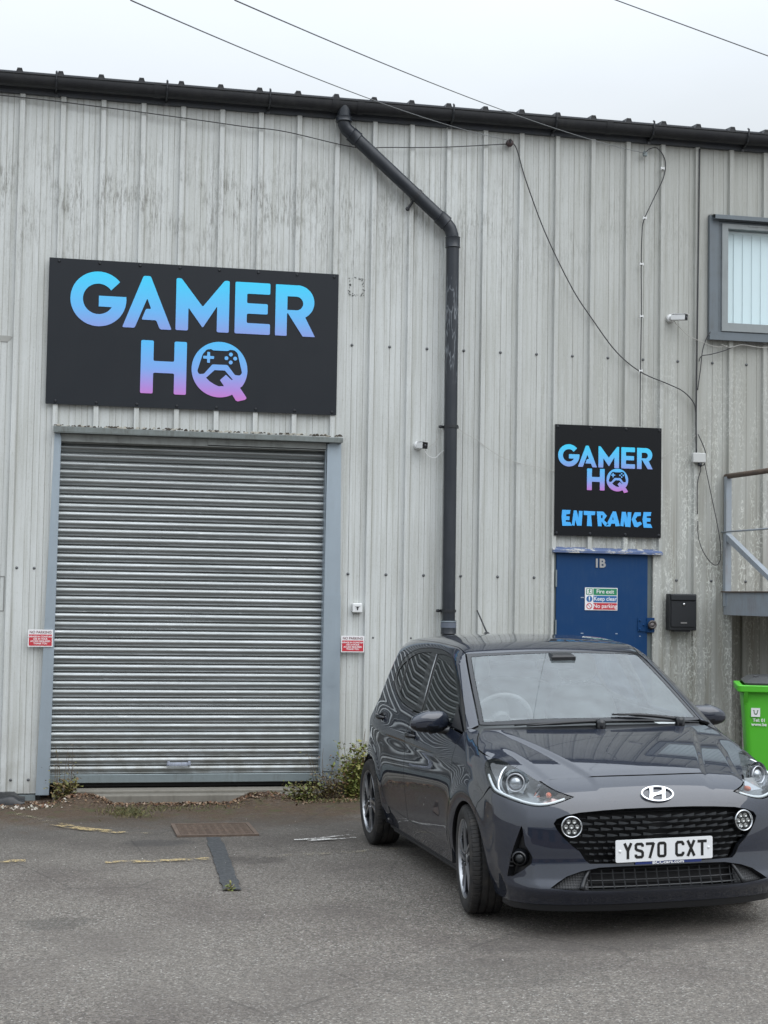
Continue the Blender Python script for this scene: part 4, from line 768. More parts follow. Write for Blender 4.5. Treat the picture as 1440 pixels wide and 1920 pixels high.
def drop2(proj,P):
    P=np.array(P,float)
    if proj=='R': return [tuple(q) for q in P[:,[1,2]]]
    q=drop(proj,P).copy()
    if proj=='A': q[:,0]*=AS
    return [tuple(v) for v in q]
def patch(name,proj,poly,m,parent,mirror=False,**k): return pbuild(name,pdata(proj,poly,**k),m,parent,mirror)
def pdata(proj,poly,holes=(),h=.014,gap=.0022,fl=.014,off=0):
    poly=clean(dens(clean(poly),.010)); poly=inset(poly,gap) if gap else poly
    holes=[clean(dens(clean(q),.010)) for q in holes]; holes=[inset(q,-gap) if gap else q for q in holes]
    a=np.array(poly); lo,hi=a.min(0),a.max(0); gx,gy=np.meshgrid(np.arange(lo[0]+h/2,hi[0],h),np.arange(lo[1]+h/2,hi[1],h)); G=np.stack([gx.ravel(),gy.ravel()],1)
    k=pinv(G,poly)
    for q in holes: k&=~pinv(G,q)
    G=G[k]
    bp=np.concatenate([a]+[np.array(q) for q in holes])
    if len(G):
        d=np.min(np.linalg.norm(G[:,None,:]-bp[None,:,:],axis=2),axis=1) if len(G)*len(bp)<4e7 else np.ones(len(G)); G=G[d>.45*h]
    T,PT=tri(poly,holes,G); V=lift2(proj,np.array(PT)); Nn=Fgrad(V)
    V=V+Nn*off; F=[tuple(t) for t in T]
    # face winding to agree with the normals
    t0=np.array(F); c=np.cross(V[t0[:,1]]-V[t0[:,0]],V[t0[:,2]]-V[t0[:,0]]); s_=(c*Nn[t0[:,0]]).sum(1)
    F=[f if q>0 else f[::-1] for f,q in zip(F,s_)]
    VV=V; LN=[Nn[i] for f in F for i in f]
    if fl:
        cnt={}
        for f in F:
            for i in range(3): e=(f[i],f[(i+1)%3]); cnt[tuple(sorted(e))]=cnt.get(tuple(sorted(e)),0)+1
        E=[(f[i],f[(i+1)%3]) for f in F for i in range(3) if cnt[tuple(sorted((f[i],f[(i+1)%3])))]==1]
        ids=sorted({i for e in E for i in e}); mp1={i:len(V)+k for k,i in enumerate(ids)}; mp2={i:len(V)+len(ids)+k for k,i in enumerate(ids)}
        VV=np.concatenate([V,V[ids],V[ids]-Nn[ids]*fl])
        for a_,b_ in E:
            f=(mp1[b_],mp1[a_],mp2[a_],mp2[b_]); n=np.cross(V[a_]-V[b_],-Nn[a_]); n=n/(np.linalg.norm(n)+1e-12); F.append(f); LN+=[n]*4
    return VV,F,np.array(LN)
def pbuild(name,dat,m,parent,mirror=False):
    VV,F,LN=dat
    if mirror:
        VV=VV*np.array([1,-1,1]); LNm=[];FF=[];k=0
        for f in F:
            n=LN[k:k+len(f)][::-1]*np.array([1,-1,1]); LNm.append(n); FF.append(f[::-1]); k+=len(f)
        F=FF; LN=np.concatenate(LNm)
    if m is paint_: return mesh(name,VV,F,[m,C['dark']],parent,True,mi=[int(len(f)==4) for f in F],normals=[tuple(map(float,n)) for n in LN])  # flanges of painted panels coloured dark, as shade in the shut lines
    return mesh(name,VV,F,m,parent,True,normals=[tuple(map(float,n)) for n in LN])
def both(name,proj,poly,m,parent,**k):
    d=pdata(proj,poly,**k); return pbuild(name,d,m,parent),pbuild(name,d,m,parent,True)
def symp(P): # half outline (y<0, starts and ends on the centre line) -> full outline
    return P+[(-p[0],p[1]) for p in P[::-1]]
def symt(P): return P+[(p[0],-p[1]) for p in P[::-1]]
# --- car materials
paint_=mat('car_paint',(.012,.016,.027),.45,.25,coat=1,coatr=.01,spec=.12); paint_.node_tree.nodes['Principled BSDF'].inputs['Coat IOR'].default_value=1.75; g=NG(paint_); v=g.co((1,1,1)); g.col(g.mix(g.mr(g.noise(v,900,1),.3,.7),(.007,.010,.019),(.018,.024,.041))); 
dust=g.noise(v,4,6,.7); g.rough(g.mr(dust,.3,.8,.42,.55)); cr_=g.mr(g.noise(v,22,5,.7),.35,.8,.004,.022); g.k(cr_,g.b.inputs['Coat Roughness'])
C=dict(paint=paint_,trim=mat('car_black_trim',(.014,.015,.017),.42),gloss=mat('car_gloss_black',(.008,.009,.011),.08),dark=mat('car_dark',(.006,.006,.007),.8),
 chrome=mat('chrome',(.58,.60,.62),.10,1),silver=mat('machined_alloy',(.44,.45,.47),.3,.9),alloy=mat('dark_alloy',(.035,.037,.042),.35,.5),plastic=mat('sill_plastic',(.022,.024,.027),.6),
 plate=mat('plate_white',(.74,.75,.76),.35),ink=mat('plate_black',(.01,.01,.01),.4),navy=mat('dealer_blue',(.015,.03,.14),.4),seat=mat('seat_cloth',(.15,.16,.165),.9),dash=mat('dash_grey',(.12,.125,.13),.6),
 lamp=mat('lamp_inner',(.20,.21,.215),.25,.7),lampd=mat('lamp_dark',(.02,.022,.024),.2),amber=mat('indicator_amber',(.45,.10,.04),.3),led=mat('led_strip',(.66,.69,.70),.2,.1))
def glass(name,ior,tint,rough=.0,dust_haze=.03):  # diffuse mix: thin dust plus sky reflection painted as pale haze
    m=mat(name,(.5,.5,.5)); g=NG(m); tr=g.n('ShaderNodeBsdfTransparent'); tr.inputs[0].default_value=(*tint,1); gs=g.n('ShaderNodeBsdfGlossy'); gs.inputs['Roughness'].default_value=rough; fr=g.n('ShaderNodeFresnel'); ge=g.n('ShaderNodeNewGeometry'); g.k(g.mr(ge.outputs['Backfacing'],0,1,ior,1/ior),fr.inputs['IOR'])
    ms=g.n('ShaderNodeMixShader'); g.k(fr.outputs[0],ms.inputs[0]); g.k(tr.outputs[0],ms.inputs[1]); g.k(gs.outputs[0],ms.inputs[2]); df=g.n('ShaderNodeBsdfDiffuse'); df.inputs[0].default_value=(.58,.68,.71,1); m2=g.n('ShaderNodeMixShader'); g.k(g.mr(g.noise(g.co((1,1,1)),9,5,.7),.3,.7,dust_haze*.6,dust_haze*1.5),m2.inputs[0]); g.k(ms.outputs[0],m2.inputs[1]); g.k(df.outputs[0],m2.inputs[2]); g.k(m2.outputs[0],g.out.inputs[0]); return m
C['ws']=glass('windscreen_glass',2.15,(.93,.97,.96),.0,.10); C['sg']=glass('side_glass',1.75,(.16,.18,.17),.0,.02); C['lens']=glass('lamp_lens',1.55,(.93,.95,.96),0,.01)
car=empty('parked_car'); car.matrix_world=Matrix(((0.01697816,0.99963475,-0.02102629,3.385),(-0.99985386,0.01701642,0.00164236,-4.996),(0.00199956,0.02099533,0.99977757,.037),(0,0,0,1)))
tag(car,'dark blue grey hatchback parked nose out in front of the blue door','car')
A3=lambda P:drop2('A',P)
HLU=cr([(.210,-.772,.808),(.181,-.758,.829),(.176,-.730,.845),(.196,-.69,.843),(.296,-.648,.817),(.397,-.608,.789),(.497,-.572,.757),(.584,-.528,.724),(.625,-.485,.704),(.654,-.436,.688)],3)
HLL=cr([(.654,-.436,.688),(.656,-.511,.663),(.645,-.570,.647),(.621,-.623,.643),(.583,-.684,.655),(.522,-.739,.673),(.428,-.789,.699),(.36,-.793,.727),(.26,-.784,.778),(.210,-.772,.808)],3)
iM=min(range(len(HLU)),key=lambda i:abs(HLU[i][0]-.497)); 
shut=[(.577,0,.777),(.573,-.14,.777),(.563,-.278,.776),(.540,-.40,.771),(.517,-.50,.765)]
seam=[(.375,-.793,.722),(.311,-.806,.665),(.239,-.818,.620),(.205,-.825,.552)]
arcf=[(.03+.325*math.cos(math.radians(a)),.275+.325*math.sin(math.radians(a))) for a in range(58,-22,-6)]
archA=[(x,-math.sqrt(1)*(.825-.10*max(0,(x-.2)/.16)**2*.6),z) for x,z in arcf]
archA3=lift('S',np.array(arcf[:9])); 
half=A3(shut+HLU[iM:]+HLL[1:])
k=min(range(len(HLL)),key=lambda i:abs(HLL[i][0]-.375)+abs(HLL[i][2]-.722))
half=A3(shut+HLU[iM:]+HLL[1:k+1]+seam[1:]); aa=A3([tuple(p) for p in archA3]); half+=[p for p in aa if p[1]<.545]
zb=half[-1][1]; half+=A3([(.345,-.775,.20),(.35,-.765,.165),(.42,-.75,.160),(.6,-.70,.160),(.72,-.5,.160),(.78,-.25,.160),(.795,0,.160)])
gr=A3([(.721,0,.628),(.720,-.10,.628),(.718,-.185,.627),(.710,-.30,.622),(.697,-.42,.613),(.688,-.49,.600),(.680,-.535,.582),(.678,-.548,.562),(.685,-.535,.535),(.698,-.505,.495),(.715,-.465,.455),(.726,-.430,.427),(.735,-.405,.385),(.742,-.385,.368),(.753,-.258,.366),(.755,0,.366)])
it=A3([(.758,0,.348),(.758,-.10,.348),(.756,-.22,.348),(.746,-.336,.345),(.736,-.43,.328),(.725,-.50,.304),(.717,-.545,.275),(.715,-.578,.252),(.745,-.50,.245),(.775,-.373,.240),(.794,-.139,.236),(.797,0,.236)])
fg=A3([(.554,-.755,.292),(.573,-.741,.395),(.592,-.718,.475),(.609,-.697,.545),(.618,-.692,.500),(.625,-.688,.455),(.640,-.668,.420),(.649,-.657,.395),(.649,-.662,.365),(.610,-.70,.325),(.580,-.735,.297)])
fgm=[(-p[0],p[1]) for p in fg]
# patches
bp=symp(half)[:]; bump_=patch('front_bumper','A',bp,C['paint'],car,holes=[symp(gr),symp(it),fg,fgm],h=.016)
lipp=symp(A3([(.795,0,.158),(.78,-.25,.158),(.72,-.5,.158),(.60,-.70,.158),(.42,-.75,.158),(.40,-.75,.128),(.60,-.70,.126),(.72,-.5,.124),(.78,-.25,.123),(.795,0,.123)])); patch('front_valance','A',lipp,C['trim'],car,off=-.004,gap=0)
bonside=[(.176,-.720),(.10,-.742),(.024,-.750),(-.037,-.737),(-.133,-.697),(-.190,-.664)]
bt=[(.577,0),(.573,-.14),(.563,-.278),(.540,-.40),(.517,-.50)]+[(p[0],p[1]) for p in HLU[iM::-1] if p[1]>-.735]+cr(bonside,3)+cr([(-.190,-.664),(-.150,-.50),(-.105,-.30),(-.080,-.12),(-.075,0)],4)[1:]
bonnet=patch('bonnet','T',symt(clean(bt)),C['paint'],car,h=.0075,gap=.0035)
# windscreen, scuttle
wsE=cr([(-.249,-.662),(-.41,-.636),(-.58,-.609),(-.75,-.579),(-.917,-.547)],3); wsT=cr([(-.917,-.547),(-.885,-.40),(-.868,-.22),(-.862,0)],3); wsB=cr([(-.140,0),(-.150,-.2),(-.180,-.42),(-.225,-.60),(-.249,-.662)],4)
wso=symt(wsB+wsE[1:]+wsT[1:]); wsi=inset(clean(dens(clean(wso),.03)),.028)
wsi=[(min(x,-.185-.16*abs(y)**1.6) if x>-.4 else max(x,-.838-.12*y*y),y) for x,y in wsi]
patch('windscreen_surround','T',wso,C['gloss'],car,holes=[wsi],gap=.003,fl=.006,off=.001); wsg=patch('windscreen','T',wsi,C['ws'],car,gap=0,fl=0,h=.03)
patch('scuttle','T',symt(cr([(-.079,0),(-.084,-.12),(-.109,-.30),(-.154,-.50),(-.196,-.662)],4)+cr([(-.225,-.645),(-.215,-.60),(-.175,-.42),(-.145,-.2),(-.135,0)],4)),C['trim'],car,off=-.012,gap=0,fl=0)
# roof
rfE=cr([(-.917,-.547),(-1.1,-.560),(-1.4,-.567),(-1.75,-.565),(-2.1,-.550),(-2.45,-.515),(-2.66,-.47)],4)
patch('roof','T',symt(cr([(-.862,0),(-.868,-.22),(-.885,-.40),(-.917,-.547)],3)+rfE[1:]+[(-2.69,-.25),(-2.70,0)]),C['paint'],car,h=.02,gap=.001)
# side frame (pillars, rail, quarter)
S3=lambda P,pr:drop2('S',lift2(pr,np.array(P)))
wsS=S3(wsE,'T'); rfS=S3(rfE,'T')
dloT=cr([(-.255,.955),(-.40,1.050),(-.56,1.14),(-.68,1.205),(-.78,1.258),(-.86,1.297),(-.94,1.325),(-1.14,1.358),(-1.42,1.370),(-1.78,1.357),(-2.05,1.312),(-2.18,1.262),(-2.235,1.20),(-2.24,1.155),(-2.21,1.127)],3)
rdR=cr([(-1.945,.315),(-2.0,.36),(-2.07,.49),(-2.19,.64),(-2.31,.76),(-2.345,.88),(-2.30,1.02),(-2.215,1.125)],4)
arR=[(-2.40+.325*math.cos(math.radians(a)),.275+.325*math.sin(math.radians(a))) for a in range(195,-16,-7)]
rearS=[(-2.700,1.24),(-2.745,1.15),(-2.79,1.03),(-2.815,.95),(-2.825,.75),(-2.825,.5),(-2.80,.33),(-2.76,.22)]
side=[(-.235,.966)]+wsS+rfS[1:]+rearS+[(-2.10,.19)][0:0]+arR[::-1][0:]+[(-2.00,.19),(-1.93,.19),(-1.93,.29)]+rdR[1:]+dloT[::-1][1:]
both('side_frame','S',clean(side),C['paint'],car,h=.018,gap=.001)
patch('tailgate','R',symp([(0,1.375),(-.30,1.37),(-.47,1.355),(-.56,1.25),(-.63,1.15),(-.68,1.03),(-.71,.95),(-.74,.75),(-.74,.5),(-.72,.33),(-.68,.22),(0,.20)]),C['paint'],car,holes=[symp([(0,1.32),(-.42,1.305),(-.52,1.06),(0,1.04)])],h=.03,gap=0)
patch('rear_window','R',symp([(0,1.32),(-.42,1.305),(-.52,1.06),(0,1.04)]),C['lens'],car,gap=0,fl=0,h=.05)
# fender
aF=[(.03+.325*math.cos(math.radians(a)),.275+.325*math.sin(math.radians(a))) for a in range(196,57,-6)]
fen=[(.205,.552),(.239,.620),(.311,.665),(.372,.722)]+[(p[0],p[2]) for p in HLL[k+1:]]+[(p[0],p[2]) for p in HLU[1:9] if p[1]<-.718]+S3(bonside,'T')[1:]+[(-.235,.966),(-.262,.950)]+cr([(-.270,.930),(-.288,.897),(-.310,.78),(-.325,.634),(-.330,.45),(-.335,.285),(-.335,.20)],4)+[(-.290,.19)]+aF
both('front_wing','S',clean(fen),C['paint'],car,h=.014,gap=.0018)
doF=cr([(-.270,.930),(-.288,.897),(-.310,.78),(-.325,.634),(-.330,.45),(-.335,.29)],4)+[(-.42,.288),(-1.0,.296),(-1.398,.305)]+cr([(-1.398,.305),(-1.43,.5),(-1.412,.72),(-1.39,.85),(-1.398,.982)],4)[1:]+cr([(-1.398,.982),(-1.1,.974),(-.8,.961),(-.5,.946),(-.27,.932)],3)[1:]
doR=cr([(-1.398,.305),(-1.43,.5),(-1.412,.72),(-1.39,.85),(-1.398,.988)],4)+cr([(-1.398,.988),(-1.6,1.000),(-1.75,1.017),(-1.91,1.048),(-2.06,1.085),(-2.215,1.125)],3)[1:]+rdR[::-1][1:]+[(-1.7,.311)]
fd,fd2=both('front_door','S',clean(doF),C['paint'],car,h=.014,gap=.0042); rd,rd2=both('rear_door','S',clean(doR),C['paint'],car,h=.014,gap=.0042)
both('sill','S',[(-.335,.285),(-.335,.165),(-1.93,.165),(-1.93,.315),(-1.398,.302)],C['paint'],car,gap=.001,off=-.004)
both('sill_trim','S',[(-.29,.172),(-.29,.150),(-1.98,.150),(-1.98,.172)],C['plastic'],car,gap=0,off=-.006)
# glazing
belt=cr([(-2.21,1.127),(-2.06,1.087),(-1.91,1.050),(-1.75,1.019),(-1.6,1.002),(-1.398,.988),(-1.1,.978),(-.8,.963),(-.5,.948),(-.255,.940)],3)
fgl=cr([(-1.178,1.000),(-1.225,1.12),(-1.27,1.24),(-1.308,1.338)],3)+cr([(-1.308,1.338),(-1.16,1.340),(-1.04,1.332),(-.93,1.308),(-.83,1.272),(-.72,1.220),(-.60,1.150),(-.53,1.09),(-.500,1.03),(-.492,.975)],3)[1:]
rgl=cr([(-1.351,1.012),(-1.40,1.14),(-1.445,1.26),(-1.463,1.343)],3)+cr([(-1.463,1.343),(-1.69,1.334),(-1.86,1.312),(-1.985,1.280)],3)[1:]+[(-1.935,1.17),(-1.885,1.085)]+cr([(-1.885,1.073),(-1.75,1.046),(-1.55,1.025),(-1.351,1.012)],3)[:-1]
qgl=[(-1.925,1.095),(-1.972,1.18),(-2.015,1.270),(-2.11,1.240),(-2.17,1.205),(-2.18,1.165),(-2.14,1.145),(-2.03,1.112)]
both('window_frame','S',clean(dloT[::-1][::-1]+belt[1:]),C['gloss'],car,holes=[fgl,rgl,qgl],h=.02,gap=.0012,off=-.002)
for nm,pl in (('front_side_window',fgl),('rear_side_window',rgl),('quarter_window',qgl)): both(nm,'S',clean(pl),C['sg'],car,gap=0,fl=0,h=.02,off=-.006)
b=MB(); q=lift('S',np.array([(-1.190,1.0),(-1.235,1.12),(-1.282,1.24),(-1.318,1.335)])); 
for s_ in (1,-1): MB().tube([(p[0],p[1]*s_-.000,p[2]) for p in q],.005,6).build('window_seal',C['lamp'],car,True,fix=False)
# --- recesses and grille
patch('grille_backing','A',symp(gr),C['dark'],car,gap=-.012,off=-.075,fl=0,h=.03); patch('intake_backing','A',symp(it),C['dark'],car,gap=-.012,off=-.07,fl=0,h=.03)
for nm,pl,d in (('grille_surround',gr,.03),('intake_surround',it,.045)): 
    pl=clean(dens(symp(pl),.012)); P=lift2('A',pl); Nn=Fgrad(P); Q=P-Nn*d; n=len(P); mesh(nm,np.concatenate([P-Nn*.004,Q]),[(i,(i+1)%n,n+(i+1)%n,n+i) for i in range(n)],C['gloss'] if nm[0]=='g' else C['trim'],bump_,True)
for s_ in (1,-1):
    pl=clean(dens(fg,.008)); P=lift2('A',pl); Nn=Fgrad(P); Q=P-Nn*.05; n=len(P); cc=Q.mean(0); V=np.concatenate([P-Nn*.003,Q,[cc]])*np.array([1,s_,1]); mesh('fog_lamp_recess',V,[(i,(i+1)%n,n+(i+1)%n,n+i) for i in range(n)]+[(n+i,n+(i+1)%n,2*n) for i in range(n)],C['trim'],bump_)
    f=empty('fog_lamp',(.600,-.706*s_,.386),(0,0,math.radians(90-28*s_)),car)
    b=MB(); b.lathe([(.030,-.018),(.036,-.016),(.038,-.006),(.036,.004),(.044,.01),(.046,.03)],(0,0,0),'y',24); b.build('fog_bezel',C['gloss'],f,True); b=MB(); b.lathe([(0,-.016),(.014,-.013),(.024,-.006),(.030,.004)],(0,0,0),'y',24); b.build('fog_lens',C['lampd'],f,True)
    b=MB(); 
    for zz_ in (-.045,-.025,-.005,.015): b.box(-.055,-.034,.010,.016,zz_,zz_+.006)
    b.build('fog_slats',C['trim'],f)
grp=symp(gr)
_gy=np.arange(-.66,.661,.02); _gz=np.arange(.20,.66,.01); _YY,_ZZ=np.meshgrid(_gy,_gz,indexing='ij')
_P,_=march(np.stack([np.full(_YY.size,1.3),_YY.ravel(),_ZZ.ravel()],1),np.tile([-1.,0,0],(_YY.size,1)),1.3,60); _Nn=Fgrad(_P).reshape(len(_gy),len(_gz),3); _P=_P.reshape(len(_gy),len(_gz),3)
def onA(y,z,d):
    # point behind the nose skin, for grille pieces
    u=min(max((y+.66)/.02,0),len(_gy)-1.001); v=min(max((z-.20)/.01,0),len(_gz)-1.001); i,j=int(u),int(v); u-=i; v-=j
    f=lambda A:A[i,j]*(1-u)*(1-v)+A[i+1,j]*u*(1-v)+A[i,j+1]*(1-u)*v+A[i+1,j+1]*u*v
    p=f(_P); n=f(_Nn); return p-n/np.linalg.norm(n)*d
gpy=lift2('A',clean(dens(grp,.012)))[:,1:3]; gpl=[tuple(p) for p in gpy]
def stroke(P,w,closed=False):
    P=[Vector(p) for p in P]; L=[];R_=[]; n=len(P)
    for i,p in enumerate(P):
        a=P[i-1] if (i or closed) else None; c=P[(i+1)%n] if (i<n-1 or closed) else None
        da=(p-a).normalized() if a is not None else (c-p).normalized(); dc=(c-p).normalized() if c is not None else da
        na=Vector((-da.y,da.x)); nc=Vector((-dc.y,dc.x)); m_=(na+nc).normalized(); k=w/2/max(m_.dot(na),.5); L.append(tuple(p+m_*k)); R_.append(tuple(p-m_*k))
    return (L,R_) if closed else L+R_[::-1]
b=MB(); bs=MB(); rows=np.arange(.378,.625,.0305)
for j,z in enumerate(rows):
    w=.064 if z>.47 else .048; o_=(j%2)*w/2
    for i in range(-14,15):
        y=i*w+o_; s_=1 if y>=0 else -1
        if not(pin((y,z),gpl) and pin((y+w*.40*s_,z),gpl) and pin((y,z+.014),gpl)) or abs(abs(y)-.465)<.052 and abs(z-.546)<.055: continue
        if abs(y)<.001: continue
        a=onA(y-w*.48,z,.030); c=onA(y+w*.48,z,.030)
        # tapered blade, thick towards the outside
        hh=.0125 if z>.47 else .008; outer,inner=(c,a) if s_>0 else (a,c)
        mid=outer*.55+inner*.45
        V=[inner+[.004,0,-.001],inner+[.004,0,.001],mid+[.016,0,hh*.75],outer+[.010,0,hh],outer+[.012,0,-hh*.15],mid+[.018,0,-.0025],inner-[.02,0,0],outer-[.02,0,0]]
        b.add(V,[(0,1,2,5),(5,2,3,4),(1,6,7,3,2),(0,5,4,7,6),(3,7,4)])
b.build('grille_blades',C['gloss'],car)
b=MB()
for z in rows:
    for s_ in (1,):
        ys=[y for y in np.arange(-.56,.561,.02) if pin((y,z),gpl)]
        if len(ys)>2:
            P=[onA(y,z,.036) for y in ys]; b.tube([tuple(p) for p in P],.0028,4)
b.build('grille_bars',C['trim'],car,fix=False)
itp=[tuple(p) for p in lift2('A',clean(dens(symp(it),.012)))[:,1:3]]
b=MB()
for z in (.262,.290,.318,.338):
    ys=[y for y in np.arange(-.40,.401,.02) if pin((y,z),itp)]
    P=[onA(y,z,.030) for y in ys]; b.tube([tuple(p) for p in P],.0038,4)
for y in np.arange(-.38,.381,.0585):
    z_=[z for z in np.arange(.238,.35,.01) if pin((y,z),itp)]
    if len(z_)>2: b.tube([tuple(onA(y,z,.028)) for z in z_],.0035,4)
b.build('intake_grille',C['trim'],car,fix=False)
hx=mat('hex_mesh',(.02,.021,.023),.5); g=NG(hx); h_=g.vor(g.co((0,1,1.1)),75,rnd=0); g.bump(h_,.9,.004)
for s_ in (1,-1):
    pl=[(.738,-.400,.332),(.748,-.395,.250),(.722,-.572,.256),(.727,-.52,.290),(.733,-.45,.318)]; patch('intake_corner','A',A3(pl),hx,car,gap=-.004,off=-.030,fl=.02,mirror=s_<0)
    b=MB(); P=[onA(-.385*1,.338,.012),onA(-.41,.30,.010),onA(-.43,.262,.006),onA(-.435,.245,.004)]; b.tube([(p[0],p[1]*s_,p[2]) for p in P],[.008,.010,.013,.014],6); b.build('intake_strut',C['trim'],car,True,fix=False)
# day running lamps
for s_ in (1,-1):
    d=empty('running_lamp',(.703,-.465*s_,.546),(math.radians(-4),0,math.radians(90-9*s_)),car)
    b=MB(); b.lathe([(.046,.03),(.0535,.02),(.0545,-.006),(.0515,-.010),(.0475,-.008),(.046,.004)],(0,0,0),'y',36); b.build('chrome_ring',C['chrome'],d,True); b=MB(); b.lathe([(0,.006),(.047,.006)],(0,0,0),'y',30); b.build('lamp_dish',C['lampd'],d)
    b=MB()
    for q in range(7):
        cx_,cz=(0,0) if q==6 else (.029*math.cos(math.radians(60*q)),.029*math.sin(math.radians(60*q))); h6=arc(cx_,cz,.0135,30,330,5); h6i=arc(cx_,cz,.008,30,330,5)
        V=[(x,.004,z) for x,z in h6]+[(x,-.004,z) for x,z in h6i]+[(cx_,.0,cz)]; b.add(V,[(i,(i+1)%6,6+(i+1)%6,6+i) for i in range(6)]+[(6+i,6+(i+1)%6,12) for i in range(6)])
    b.build('hexagon_leds',mat('hex_led',(.42,.43,.42),.25,.6),d)
# number plate
pl=empty('number_plate',(.772,0,.428),(math.radians(2),math.radians(-.35),math.pi/2),car)
def rr(x0,x1,z0,z1,r): return arc(x1-r,z1-r,r,0,90,4)+arc(x0+r,z1-r,r,90,180,4)+arc(x0+r,z0+r,r,180,270,4)+arc(x1-r,z0+r,r,270,360,4)
MB().prism(rr(-.260,.260,-.0555,.0555,.008),-.003,.003).build('plate_board',C['plate'],pl)
def rect_ring(x0,x1,z0,z1,w,r): return (rr(x0,x1,z0,z1,r),rr(x0+w,x1-w,z0+w,z1-w,max(r-w,.003)))
CH={'Y':[stroke([(.007,.079),(.025,.040)],.014),stroke([(.043,.079),(.025,.040)],.014),stroke([(.025,.042),(.025,0)],.014)],
'7':[stroke([(0,.072),(.043,.072)],.014),stroke([(.042,.075),(.020,0)],.014)],
'X':[stroke([(.007,.079),(.043,0)],.014),stroke([(.043,.079),(.007,0)],.014)],'T':[stroke([(0,.072),(.050,.072)],.014),stroke([(.025,.073),(.025,0)],.014)],
'S':[stroke([(.043,.058),(.043,.066),(.037,.072),(.013,.072),(.007,.066),(.007,.050),(.013,.043),(.037,.036),(.043,.029),(.043,.013),(.037,.007),(.013,.007),(.007,.013),(.007,.021)],.014)],
'C':[stroke([(.043,.056),(.043,.064),(.036,.072),(.014,.072),(.007,.064),(.007,.015),(.014,.007),(.036,.007),(.043,.015),(.043,.023)],.014)]}
x=-.221; 
for ch in 'YS70 CXT':
    if ch==' ': x+=.036; continue
    b=MB()
    if ch=='0': o_,i_=rect_ring(0,.050,0,.079,.014,.016); b.prism([(p[0]+x,p[1]-.0395) for p in o_],-.0042,-.0032,holes=[[(p[0]+x,p[1]-.0395) for p in i_]])
    else:
        for k_,q in enumerate(CH[ch]): b.prism([(p[0]+x,p[1]-.0395) for p in q],-.0042-.0002*k_,-.0032)
    b.build('character',C['ink'],pl); x+=.0605
for x_ in (-.238,.238): b=MB(); b.lathe([(0,-.007),(.006,-.006),(.008,-.003)],(x_,0,0),'y',14); b.build('plate_screw',C['plate'],pl,True)
MB().box(-.155,.200,-.001,.006,-.070,-.0556).build('dealer_strip',C['navy'],pl); text('dealer_lettering','BCCcars.com',.021,C['plate'],(.02,-.0018,-.0632),parent=pl,ex=.0003,sx=1.45,bold=.0006)
# emblem
em=empty('emblem',(.688,0,.6915),(math.radians(-42),0,math.pi/2),car)
def ell(a,b_,n=40): return [(a*math.cos(2*math.pi*i/n),b_*math.sin(2*math.pi*i/n)) for i in range(n)]
b=MB(); b.prism(ell(.088,.047),-.009,.010,holes=[ell(.0795,.040)]); b.build('oval_ring',C['chrome'],em,angle=50)
b=MB()
for P in ([(-.054,-.033),(-.036,-.040),(-.027,-.010),(-.012,.043),(-.032,.043),(-.040,.006)],[(.036,.041),(.054,.032),(.040,-.006),(.032,-.040),(.012,-.043),(.026,.006)],[(-.040,-.012),(-.024,.004),(.006,.008),(.040,.024),(.040,.006),(.024,-.004),(-.006,-.009),(-.034,-.022)]): b.prism(P,-.0085-.0003*len(P)/4,.006)
b.build('slanted_letter',C['chrome'],em)
